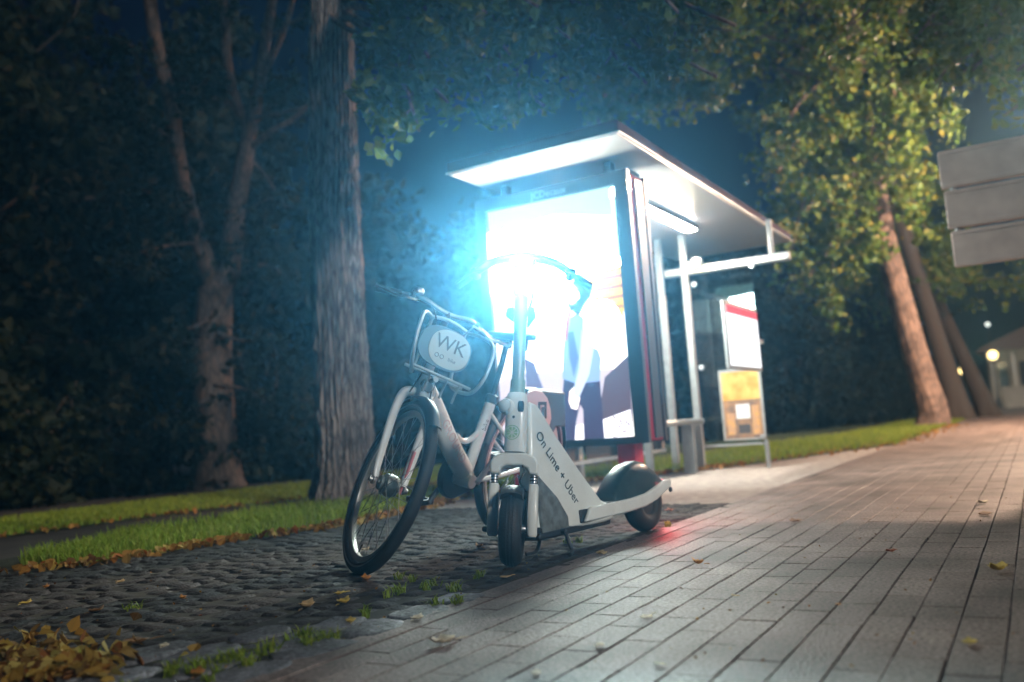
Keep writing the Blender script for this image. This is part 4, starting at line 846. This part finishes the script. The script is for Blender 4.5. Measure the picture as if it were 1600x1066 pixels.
# drive
cg = MB()
pr_ = [(BB.x + 0.105 * math.cos(a), BB.z + 0.105 * math.sin(a)) for a in np.linspace(-1.9, 1.9, 20)] + [(0.03, RB.z + 0.055), (-0.03, RB.z + 0.03), (-0.03, RB.z - 0.03), (0.03, RB.z - 0.055)]
cg.prism(pr_, lambda a, b, t: (a, t, b), -0.085, -0.050).build('chain_guard', M_black, by, bevel=0.006)
MB().tube([tuple(BB + Vector((0, -0.098, 0))), tuple(BB + Vector((0.115, -0.105, -0.125)))], [0.012, 0.010], 10, flat=1.3).build('crank', M_steel, by)
MB().tube([tuple(BB + Vector((0, 0.075, 0))), tuple(BB + Vector((-0.115, 0.082, 0.125)))], [0.012, 0.010], 10, flat=1.3).build('crank', M_steel, by)
for pc in (BB + Vector((0.115, -0.16, -0.125)), BB + Vector((-0.115, 0.135, 0.125))):
    pd = MB().box(pc.x - 0.045, pc.x + 0.045, pc.y - 0.05, pc.y - 0.034, pc.z - 0.013, pc.z + 0.013).box(pc.x - 0.045, pc.x + 0.045, pc.y + 0.034, pc.y + 0.05, pc.z - 0.013, pc.z + 0.013)
    pd.box(pc.x - 0.045, pc.x - 0.030, pc.y - 0.034, pc.y + 0.034, pc.z - 0.011, pc.z + 0.011).box(pc.x + 0.030, pc.x + 0.045, pc.y - 0.034, pc.y + 0.034, pc.z - 0.011, pc.z + 0.011)
    pd.tube([(pc.x, pc.y - 0.055, pc.z), (pc.x, pc.y + 0.055, pc.z)], 0.010, 10)
    pd = pd.build('pedal', M_black, by, bevel=0.003)
    MB().box(pc.x + 0.0455, pc.x + 0.048, pc.y - 0.026, pc.y + 0.026, pc.z - 0.007, pc.z + 0.007).build('reflector', MATS['amber notice'], pd)
MB().tube(spline([(0.33, 0.05, 0.335), (0.32, 0.11, 0.20), (0.31, 0.165, 0.065), (0.33, 0.175, 0.050)]), 0.0095, 10).build('kickstand', M_steel, by)
# rear fender, light box cover and saddle bag behind
fender(None, RB, 20, 185, 'rear_fender', M_black, 0.034, 24)
def skt(px_, y_):   # point of a pixel on a plane y = const of the bicycle
    iM = bkM.inverted(); o_ = iM @ Vector((0, 0, CAM_H)); d_ = iM.to_3x3() @ Vector(tuple(ray(*px_))); t = (y_ - o_.y) / d_.y; p = o_ + d_ * t; return (p.x, p.z)
sk = [skt(p, 0.06) for p in ((820, 640), (820, 624), (826, 613), (836, 609), (848, 612), (856, 622), (861, 640), (862, 654), (857, 674), (850, 692), (838, 690), (826, 668))]
skp = MB().prism(sk, lambda a, b, t: (a, t, b), 0.045, 0.06).build('rear_panel', mat('pinkish white panel', (0.62, 0.50, 0.48), 0.4, coat=0.3), by, bevel=0.005)
pb = [skt(p, 0.061) for p in ((841, 628), (854, 628), (854, 654), (851, 654), (851, 633), (844, 633), (844, 655), (841, 655))]
pb2 = [skt(p, 0.061) for p in ((846, 636), (850, 636), (850, 650), (846, 652))]
MB().prism(pb, lambda a, b, t: (a, t, b), 0.0605, 0.0625).prism(pb2, lambda a, b, t: (a, t, b), 0.0605, 0.0625).prism([skt(p, 0.061) for p in ((833, 636), (835, 636), (840, 656), (838, 656))], lambda a, b, t: (a, t, b), 0.0605, 0.0625).build('panel_mark', M_ink, skp)
bo = [skt(p, -0.01) for p in ((812, 606), (840, 607), (869, 611), (872, 614), (871, 640), (873, 664), (862, 662), (858, 640), (850, 612), (815, 614))]
bo = [skt(p, -0.01) for p in ((815, 606), (871, 611), (872, 665), (858, 664), (845, 690), (815, 650))]
MB().prism(bo, lambda a, b, t: (a, t, b), -0.055, 0.04).build('rear_case', mat('dark case plastic', (0.045, 0.06, 0.075), 0.45), by, bevel=0.008)
MB().prism([skt(p, 0.03) for p in ((857, 676), (866, 690), (869, 715), (862, 720), (850, 700))], lambda a, b, t: (a, t, b), -0.02, 0.03).build('tail_skirt', M_red, by, bevel=0.005)

# ------------------------------------------------------------------ trees
def trunk(name, pts, radii, m, parent, seg=40, ridge=0.05, rings_per=10, flare=0.0):
    P = spline(pts, rings_per); n = len(P); rr = np.interp(np.linspace(0, 1, n), np.linspace(0, 1, len(radii)), radii)
    r = np.random.default_rng(len(P) * 7 + seg); ph = r.uniform(0, 6.28, 8); fq = r.integers(5, 17 if seg < 100 else 34, 8); V = []; F = []
    vert = np.cumsum(r.normal(0, 0.3, n))
    for i, p in enumerate(P):
        a = np.linspace(0, 2 * np.pi, seg + 1)[:-1]; h = i / n
        bump = sum(np.sin(a * fq[k] + ph[k] + vert[i] * (0.5 + 0.3 * k)) for k in range(8)) / 8
        fl = 1 + flare * math.exp(-i / (0.06 * n + 1)) * (1 + 0.5 * np.cos(a * 5 + ph[0]))
        q = rr[i] * (1 + ridge * bump + r.normal(0, ridge * 0.25, seg)) * fl
        for k in range(seg): V.append((p[0] + q[k] * math.cos(a[k]), p[1] + q[k] * math.sin(a[k]), p[2]))
    for i in range(n - 1):
        for k in range(seg):
            k2 = (k + 1) % seg; F.append((i * seg + k, i * seg + k2, (i + 1) * seg + k2, (i + 1) * seg + k))
    me = bpy.data.meshes.new(name); me.from_pydata(V, [], F); return link(name, me, m, parent, 75)
class Tree:
    def __init__(s, name, label, cat, base, group=None):
        s.base = Vector((base[0], base[1], 0)); s.root = thing(name, label, cat, Matrix.Translation(s.base), group); s.limb = MB(lambda p: Vector(p) - s.base); s.leaf = []; s.r = np.random.default_rng(int(abs(base[0] * 131 + base[1] * 977)) + 3)
    def branch(s, a, b, r0, r1=0.012, sag=0.3, twigs=14, tlen=0.9, leaves=55, start=0.35, droop=0.5, cl=0.19):
        r = s.r; a, b = np.array(a, float), np.array(b, float); L = np.linalg.norm(b - a)
        m1 = a + (b - a) * 0.35 + np.array([r.normal(0, .06) * L, r.normal(0, .06) * L, sag * L * 0.45]); m2 = a + (b - a) * 0.72 + np.array([r.normal(0, .05) * L, r.normal(0, .05) * L, sag * L * 0.4])
        P = np.array(spline([a, m1, m2, b], 6)); n = len(P)
        s.limb.tube(P, list(np.linspace(r0, r1, n)), 8)
        for k in range(twigs):
            t = start + (1 - start) * (k + r.random()) / twigs; i = min(n - 1, int(t * (n - 1))); p = P[i]
            d = r.normal(size=3); d[2] = d[2] * 0.5 - droop * r.random(); d /= np.linalg.norm(d); l = tlen * r.uniform(0.4, 1.0) * (1.15 - 0.5 * t)
            q = p + d * l + np.array([0, 0, -0.12 * l]); mid = p + d * l * 0.5
            s.limb.tube([p, mid, q], [0.010, 0.007, 0.003], 5)
            for c in range(4):
                cc = p + (q - p) * (0.3 + 0.25 * c) + r.normal(0, 0.10, 3) * tlen
                s.leaf.append(cc + r.normal(0, 1, (max(1, leaves // 4), 3)) * cl * np.array([1, 1, 0.75]) * 0.62 * tlen)
    def done(s, leafm, size, barkm, hang=0.6, trunk_name=None):
        if s.limb.v: s.limb.build('limbs', barkm, s.root, smooth=60)
        if s.leaf:
            P = np.concatenate(s.leaf) - np.array(s.base); leaf_cloud('crown', P, size, leafm, s.root, hang=hang)
            s.n = len(P)

# near trunk left of the bicycle
t1 = Tree('linden_tree', 'thick straight furrowed tree trunk standing in the verge behind the bicycle', 'tree', (6.22, 5.42))
b = t1.base
trunk('trunk', [(0, 0, -0.05), (-0.01, -0.01, 0.5), (0.0, 0.0, 1.4), (-0.10, -0.10, 2.6), (-0.22, -0.24, 3.5), (-0.27, -0.32, 4.4), (-0.25, -0.35, 5.5), (-0.2, -0.35, 7.5)], [0.275, 0.25, 0.235, 0.222, 0.205, 0.19, 0.18, 0.15], M_bark, t1.root, seg=140, ridge=0.15, rings_per=16, flare=0.35)
top = np.array([5.98, 5.1, 5.0])
for (x, y, dd_, z) in ((670, 90, 6.9, 4.6), (700, 160, 7.0, 4.5), (820, 110, 6.9, 4.6), (890, 60, 6.8, 4.7), (760, 20, 6.9, 5.0), (665, 15, 6.9, 4.9), (850, 165, 7.0, 4.5), (640, 150, 7.0, 4.4), (690, 50, 7.4, 5.2), (740, 110, 7.6, 5.0), (790, 185, 7.2, 4.5), (655, 205, 7.0, 4.3), (720, -10, 6.6, 5.2), (840, 10, 6.6, 5.2), (900, 130, 7.0, 4.8)):
    t1.branch((5.98, 5.08, z), far(x, y, dd_), 0.035, twigs=8, tlen=0.50, leaves=60, start=0.55, sag=0.25, droop=0.7, cl=0.15)
for (x, y, dd_, z) in ((1000, 75, 6.9, 5.0), (1090, 80, 6.8, 5.1), (1150, 40, 6.6, 5.3), (965, 30, 6.9, 5.2), (1060, 20, 6.6, 5.4), (1120, 120, 6.9, 5.0), (1010, 130, 7.0, 4.9)):
    t1.branch((5.98, 5.05, z), far(x, y, dd_), 0.045, twigs=8, tlen=0.46, leaves=56, start=0.7, sag=0.3, droop=0.6, cl=0.15)
for k in range(14):   # rest of the crown, above the view
    a = rng.uniform(0, 6.28); t1.branch((5.98, 5.08, rng.uniform(5.5, 7.4)), (5.98 + 3.2 * math.cos(a), 5.08 + 3.2 * math.sin(a), rng.uniform(7.6, 9.5)), 0.06, twigs=9, tlen=1.1, leaves=44, start=0.45)
t1.done(M_leafy, 0.088, M_barkb)

# second tree of the row, its trunk behind the shelter
t2 = Tree('linden_tree', 'tree whose leafy boughs hang above the shelter roof, its trunk hidden behind the shelter', 'tree', (12.6, 5.55))
trunk('trunk', [(0, 0, -0.05), (0.0, 0.0, 1.2), (0.05, -0.05, 3.0), (0.02, -0.1, 5.5), (0, 0, 8)], [0.27, 0.23, 0.2, 0.18, 0.13], M_bark, t2.root, seg=40, ridge=0.08, flare=0.3)
for (x, y, dd_, z) in ((1000, 95, 12.5, 5.6), (1090, 95, 12.6, 5.8), (1150, 50, 12.3, 6.2), (965, 40, 13.0, 6.2), (1060, 30, 12.0, 6.6), (1120, 130, 12.8, 5.4), (1000, 140, 13.2, 5.2), (1200, 20, 12, 6.8), (950, 100, 13.6, 5.6)):
    t2.branch((12.6, 5.5, z), far(x, y, dd_), 0.05, twigs=11, tlen=0.8, leaves=52, start=0.5, sag=0.25, droop=0.7)
for k in range(12):
    a = rng.uniform(0, 6.28); t2.branch((12.6, 5.5, rng.uniform(6.0, 8)), (12.6 + 3 * math.cos(a), 5.5 + 3 * math.sin(a), rng.uniform(9.5, 11.5)), 0.06, twigs=9, tlen=1.1, leaves=40, start=0.45)
t2.done(M_leafy, 0.115, M_barkb)

# forked tree in the lawn on the left
t3 = Tree('forked_tree', 'pale brown tree forking low into two rising limbs before the dark woods', 'tree', (9.8, 11.2))
bz = np.array([9.8, 11.2, 0])
def rel(p): return tuple(np.array(p) - bz)
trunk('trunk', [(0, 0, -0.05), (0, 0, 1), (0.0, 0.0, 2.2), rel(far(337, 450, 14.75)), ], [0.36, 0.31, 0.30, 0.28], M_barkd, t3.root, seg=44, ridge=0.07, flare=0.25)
fork = far(337, 455, 14.75)
for pl, r0 in (([fork, far(318, 400, 14.7), far(296, 330, 14.7), far(277, 240, 14.6), far(268, 170, 14.5), far(245, 70, 14.5), far(228, -40, 14.6)], 0.16), ([fork, far(358, 420, 14.7), far(368, 330, 14.6), far(384, 245, 14.5), far(392, 195, 14.5)], 0.20),
               ([far(392, 195, 14.5), far(372, 170, 14.6), far(357, 110, 14.7), far(352, 40, 14.8), far(345, -40, 14.9)], 0.10), ([far(392, 195, 14.5), far(404, 140, 14.4), far(414, 70, 14.3), far(430, -20, 14.3)], 0.12), ([far(388, 235, 14.5), far(420, 208, 14.2), far(455, 188, 14.0), far(500, 150, 13.8)], 0.055), ([far(404, 130, 14.4), far(425, 90, 14.2), far(450, 30, 14.1), far(462, -30, 14)], 0.06), ([far(398, 185, 14.4), far(440, 175, 14.2), far(480, 168, 14.0)], 0.04)):
    P = spline(pl, 6); n = len(P); t3.limb.tube(P, list(np.linspace(r0, r0 * 0.55, n)), 14)
for (x, y, x2, y2) in ((300, 340, 230, 300), (280, 230, 180, 160), (250, 90, 130, 60), (392, 195, 470, 120), (352, 40, 300, -60), (420, 60, 520, 20), (268, 170, 330, 120), (385, 245, 450, 330), (360, 400, 440, 430), (310, 380, 200, 400), (330, 500, 250, 540), (340, 520, 440, 560), (335, 600, 430, 640), (335, 620, 260, 680)):
    t3.branch(far(x, y, 14.6), far(x2, y2, 14.2), 0.03, twigs=8, tlen=0.9, leaves=36, start=0.3, sag=0.1)
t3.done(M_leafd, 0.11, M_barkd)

# leaning tree on the right and the two dark ones beside it
t4 = Tree('leaning_tree', 'tall tree with a pale leaning trunk on the right, lit leaves hanging before it', 'tree', (21.6, 2.05))
bz = np.array([21.6, 2.05, 0])
trunk('trunk', [(0, 0, -0.05)] + [rel(far(x, y, 21.7)) for x, y in ((1456, 640), (1432, 560), (1402, 450), (1378, 350), (1362, 250), (1345, 120), (1330, -60))], [0.36, 0.32, 0.28, 0.25, 0.22, 0.2, 0.17, 0.14], M_barkb, t4.root, seg=48, ridge=0.09, flare=0.12)
for (x, y, d_, ys) in ((1260, 330, 18.5, 200), (1215, 270, 18, 180), (1300, 215, 19.5, 120), (1400, 160, 19.5, 60), (1290, 400, 18.8, 260), (1330, 290, 19, 160), (1240, 380, 18.2, 220), (1385, 250, 19.5, 120), (1300, 120, 19, 40), (1350, 60, 18.5, 0), (1250, 460, 19.2, 280), (1420, 330, 20, 160), (1225, 200, 19, 100), (1450, 200, 20, 80), (1360, 380, 19.6, 200), (1285, 480, 20, 300)):
    t4.branch(far(1352, ys, 21.7), far(x, y, d_), 0.05, twigs=12, tlen=1.15, leaves=56, start=0.4, sag=0.2, droop=0.7)
for k in range(14):
    a = rng.uniform(0, 6.28); t4.branch((21.0, 2.7, rng.uniform(6.5, 9)), (21 + 3.6 * math.cos(a), 2.7 + 3.6 * math.sin(a), rng.uniform(7.5, 12)), 0.07, twigs=9, tlen=1.3, leaves=40, start=0.4)
t4.done(M_leafy, 0.13, M_barkb)
for (x, y, xt, yt, d_, r_, lab) in ((1503, 655, 1437, 440, 27, 0.30, 'dark leaning trunk just right of the pale leaning one'), (1548, 650, 1497, 540, 30, 0.30, 'dark leaning trunk farthest right, beside the small pale building')):
    g0 = far(x, y, d_); tt_ = Tree('street_tree', lab, 'tree', (g0[0], g0[1])); bz = np.array([g0[0], g0[1], 0]); tp = far(xt, yt, d_)
    up = (tp - np.array([g0[0], g0[1], 0])); top_ = np.array([g0[0], g0[1], 0]) + up * 2.6
    trunk('trunk', [(0, 0, -0.05), tuple(up * 0.5), tuple(up), tuple(up * 1.8), tuple(up * 2.6)], [r_, r_ * 0.8, r_ * 0.7, r_ * 0.6, r_ * 0.4], M_twig, tt_.root, seg=30, ridge=0.06, flare=0.3)
    for k in range(22):
        a = rng.uniform(0, 6.28); rr_ = rng.uniform(1.5, 3.8); tt_.branch(np.array([g0[0], g0[1], 0]) + up * rng.uniform(1.5, 2.4), top_ + np.array([rr_ * math.cos(a), rr_ * math.sin(a), rng.uniform(-2.5, 2)]), 0.05, twigs=9, tlen=1.3, leaves=40, start=0.35)
    tt_.done(M_leafy, 0.16, M_twig)
# street side tree whose boughs reach in at the top right
t5 = Tree('street_tree', 'tree on the street side whose yellowish boughs reach in at the top right', 'tree', (10.5, -2.4))
trunk('trunk', [(0, 0, -0.05), (0, 0, 2), (0.05, 0.1, 4), (0, 0.2, 7)], [0.26, 0.21, 0.18, 0.12], M_barkb, t5.root, seg=36, ridge=0.07, flare=0.3)
for (x, y, d_, z) in ((1430, 60, 10.5, 5.4), (1540, 40, 9.8, 5.0), (1390, 110, 11, 5.6), (1590, 110, 9.6, 4.6), (1480, 20, 10, 5.8), (1330, 40, 11.4, 6.2), (1570, 180, 10.2, 4.4), (1460, 130, 11.0, 5.2), (1520, 110, 10.6, 5.0), (1280, 90, 12.2, 6.0), (1250, 10, 12, 6.6)):
    t5.branch((10.5, -2.25, z), far(x, y, d_), 0.05, twigs=10, tlen=0.8, leaves=50, start=0.5, sag=0.2, droop=0.6)
t5.done(M_leafy, 0.095, M_barkb)

# woods behind: each tree its own crown and trunk
wood = [(2.5, 15.5, 9.5, 'leftmost dark crown of the woods, nearest the left edge'), (5.5, 17, 11, 'dark woodland tree behind the left lawn, second from the left edge'), (8.0, 14.6, 8.5, 'dark woodland tree just left of the forked tree'), (12.5, 14.0, 10, 'dark woodland tree just right of the forked tree'),
        (14.5, 11.5, 5.6, 'dark woodland tree between the furrowed trunk and the bicycle handlebar'), (17.5, 10.5, 5.8, 'tall dark tree beyond the bicycle basket'), (20.5, 8.8, 5.8, 'dark tree behind the left edge of the advertising panel'), (24, 8.0, 6.0, 'dark tree seen through the shelter glass'),
        (27, 6.6, 6.4, 'dark tree in the gap right of the shelter end pane'), (31, 5.6, 7.5, 'dark tree behind the pale leaning trunk'), (11, 19, 13, 'tallest far crown rising behind the forked tree'), (15, 20.5, 10.5, 'tall far crown rising behind the furrowed trunk'), (36, 5.4, 8.5, 'dark tree farthest along the park edge, behind the street lamps')]
for (x, y, H, lab) in wood:
    tw = Tree('woodland_tree', lab, 'tree', (x, y), 'trees of the dark woods')
    trunk('trunk', [(0, 0, -0.05), (rng.normal(0, .1), rng.normal(0, .1), H * 0.3), (rng.normal(0, .2), rng.normal(0, .2), H * 0.75)], [0.28, 0.2, 0.08], M_twig, tw.root, seg=20, ridge=0.05, flare=0.3)
    for k in range(34):
        a = rng.uniform(0, 6.28); hz = rng.uniform(0.08, 1.0); rad = H * 0.30 * math.sin(math.pi * min(1, 0.22 + 0.75 * hz)) * rng.uniform(0.6, 1.1)
        tw.branch((x, y, H * min(0.72, 0.15 + 0.55 * hz)), (x + rad * math.cos(a), y + rad * math.sin(a), H * hz), 0.04, twigs=7, tlen=1.5, leaves=32, start=0.3, sag=0.1)
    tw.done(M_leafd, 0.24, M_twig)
# understorey shrubs along the wood's edge
shr = [(1.8, 12.6, 2.6), (4.2, 12.8, 3.0), (6.6, 12.4, 2.4), (8.4, 12.2, 2.0), (11.2, 11.4, 2.6), (13.2, 10.4, 2.2), (15.4, 9.4, 2.6), (17.8, 8.4, 2.3), (20.4, 7.4, 2.4), (23.2, 6.6, 2.4), (26.2, 5.9, 2.6), (29.5, 5.2, 2.4), (33, 4.8, 2.6)]
slab = ['low dark bush at the far left of the wood edge', 'broad dark bush second from the left along the wood edge', 'dark bush left of the forked tree', 'small dark bush at the foot of the forked tree', 'dark bush right of the forked tree', 'dark bush left of the furrowed trunk',
        'dark bush just behind the furrowed trunk', 'dark bush beyond the bicycle basket', 'dark bush behind the advertising panel', 'dark bush seen beneath the shelter bench', 'dark bush seen through the shelter end pane', 'dark bush left of the pale leaning trunk', 'dark bush behind the pale leaning trunk']
for (x, y, H), lab in zip(shr, slab):
    tw = Tree('wood_edge_bush', lab, 'bush', (x, y), 'bushes along the wood edge')
    for k in range(26):
        a = rng.uniform(0, 6.28); rad = rng.uniform(0.5, 1.5); hz = rng.uniform(0.12, 1.0) * H * (1 - 0.25 * rad / 1.5)
        tw.branch((x, y, 0.02), (x + rad * math.cos(a), y + rad * math.sin(a), hz), 0.02, twigs=6, tlen=1.0, leaves=36, start=0.3, sag=0.15)
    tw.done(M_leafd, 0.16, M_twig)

# ------------------------------------------------------------------ added lamp column, unseen on the kerb to the right, to light the pavers
sl_ = thing('street_lamp', 'tall warm street lamp on the kerb, out of view to the right, lighting the pavers', 'street lamp', Matrix.Translation((17.5, -3.4, 0)), 'tall lamps along the kerb')
MB().lathe([(0.0, -0.02), (0.10, -0.02), (0.10, 0.5), (0.075, 0.55), (0.06, 2.5), (0.045, 5.6), (0.0, 5.6)], (0, 0, 0), (0, 0, 1), 16).build('post', M_grey, sl_)
MB().tube(spline([(0, 0, 5.55), (0.0, 0.25, 5.8), (0, 0.75, 5.85)]), 0.03, 10).build('arm', M_grey, sl_)
lh_ = MB().loft([[(x * k, 1.0 + y * k, z) for x, y in ((-0.13, -0.3), (0.13, -0.3), (0.13, 0.3), (-0.13, 0.3))] for k, z in ((1.0, 5.78), (1.0, 5.84), (0.6, 5.92))]).build('lamp_head', M_grey, sl_, bevel=0.01)
MB().box(-0.11, 0.11, 0.74, 1.26, 5.768, 5.779).build('lamp_lens', emit('street lamp lens', (1.0, 0.62, 0.40), 60.0), lh_)
lamp('street_lamp_light', (0, 1.0, 5.70), STREET_W, (1.0, 0.67, 0.47), 0.25, sl_)

# ------------------------------------------------------------------ far street lamps and the small pale building
for (x, y, d_, rad, pw, c_, lab) in ((1480, 520, 44, 0.17, 150, (1.0, 0.80, 0.42), 'upper left of the lit globe lamps, seen between dark trunks'), (1504, 579, 66, 0.24, 150, (1.0, 0.80, 0.42), 'lowest lit globe lamp, just right of the dark trunks'), (1551, 555, 50, 0.23, 380, (1.0, 0.80, 0.46), 'brightest lit globe lamp, beside the pale building'), (1543, 507, 70, 0.15, 40, (0.9, 0.95, 0.85), 'faint small whitish lamp above the others')):
    p = far(x, y, d_); lt = thing('street_lamp', lab, 'street lamp', Matrix.Translation((p[0], p[1], 0)), 'lit lamps along the far street')
    MB().tube([(0, 0, -0.02), (0, 0, 0.5), (0, 0, 0.52), (0, 0, p[2] - rad)], [0.09, 0.085, 0.05, 0.04], 12).build('post', M_black, lt)
    gm = MB().lathe([(0.0, -rad)] + [(rad * math.sin(a), -rad * math.cos(a)) for a in np.linspace(0.3, 2.85, 9)] + [(0.0, rad)], (0, 0, p[2]), (0, 0, 1), 18).build('globe', emit('globe lamp %.2f' % c_[2], (1.0, 0.70, 0.26) if pw > 50 else c_, 3.5 if pw > 50 else 1.2), lt, smooth=80)
    MB().lathe([(0.0, 0.1), (rad * 0.5, 0.06), (rad * 0.55, 0.0), (0.0, 0.0)], (0, 0, p[2] + rad * 0.97), (0, 0, 1), 14).build('cap', M_black, lt)
    lamp('street_lamp_light', (0, 0, p[2]), pw * 6, c_, rad, lt)
hs_ = thing('small_pale_building', 'small pale building with a columned front at the right edge of the photo', 'building', Matrix.Translation((58, 1.2, 0)))
M_wall = mat('pale render', (0.5, 0.47, 0.40), 0.8, var=0.12, scale=2)
P_(MB().box(56, 66, -3.5, 2.1, -0.05, 3.1), 'wall', M_wall, hs_)
rf_ = P_(MB().prism([(-4.0, 3.1), (2.6, 3.1), (2.3, 3.35), (-0.7, 4.6), (-3.8, 3.35)], lambda a, b, t: (t, a, b), 55.5, 66.5), 'roof', mat('dull roof tile', (0.16, 0.08, 0.06), 0.8), hs_)
for y_ in (1.9, 0.9, -0.1, -1.1): P_(MB().tube([(55.85, y_, 0), (55.85, y_, 3.1)], 0.16, 14), 'column', M_wall, hs_)
for y_ in (1.35, 0.35, -0.65):
    wd_ = P_(MB().box(55.93, 55.99, y_ - 0.28, y_ + 0.28, 0.9, 2.5), 'window', mat('window frame', (0.45, 0.43, 0.38), 0.6), hs_)
    P_(MB().box(55.90, 55.925, y_ - 0.22, y_ + 0.22, 0.97, 2.43), 'pane', mat('dark pane', (0.03, 0.035, 0.04), 0.1), wd_)
fe = thing('low_garden_wall', 'low pale wall in front of the small building at the right edge', 'wall', Matrix.Translation((50, 0.9, 0)))
P_(MB().box(50, 50.3, -3, 1.3, -0.05, 0.95), 'wall', M_wall, fe); P_(MB().box(49.95, 50.35, -3.05, 1.35, 0.95, 1.03), 'coping', M_wall, fe)

# ------------------------------------------------------------------ bloom haze volume, added to imitate lens bloom round the lamps
hm = bpy.data.materials.new('night haze'); hm.use_nodes = True; n_ = hm.node_tree.nodes; n_.remove(n_['Principled BSDF'])
pv = n_.new('ShaderNodeVolumePrincipled'); pv.inputs['Color'].default_value = (0.30, 0.66, 1.0, 1); pv.inputs['Density'].default_value = HAZE; pv.inputs['Anisotropy'].default_value = 0.89
hm.node_tree.links.new(pv.outputs[0], n_['Material Output'].inputs['Volume'])
hz = MB().box(-31, 131, -61, 91, -1.1, 16).build('haze', hm, smooth=0); hz['kind'] = 'stuff'
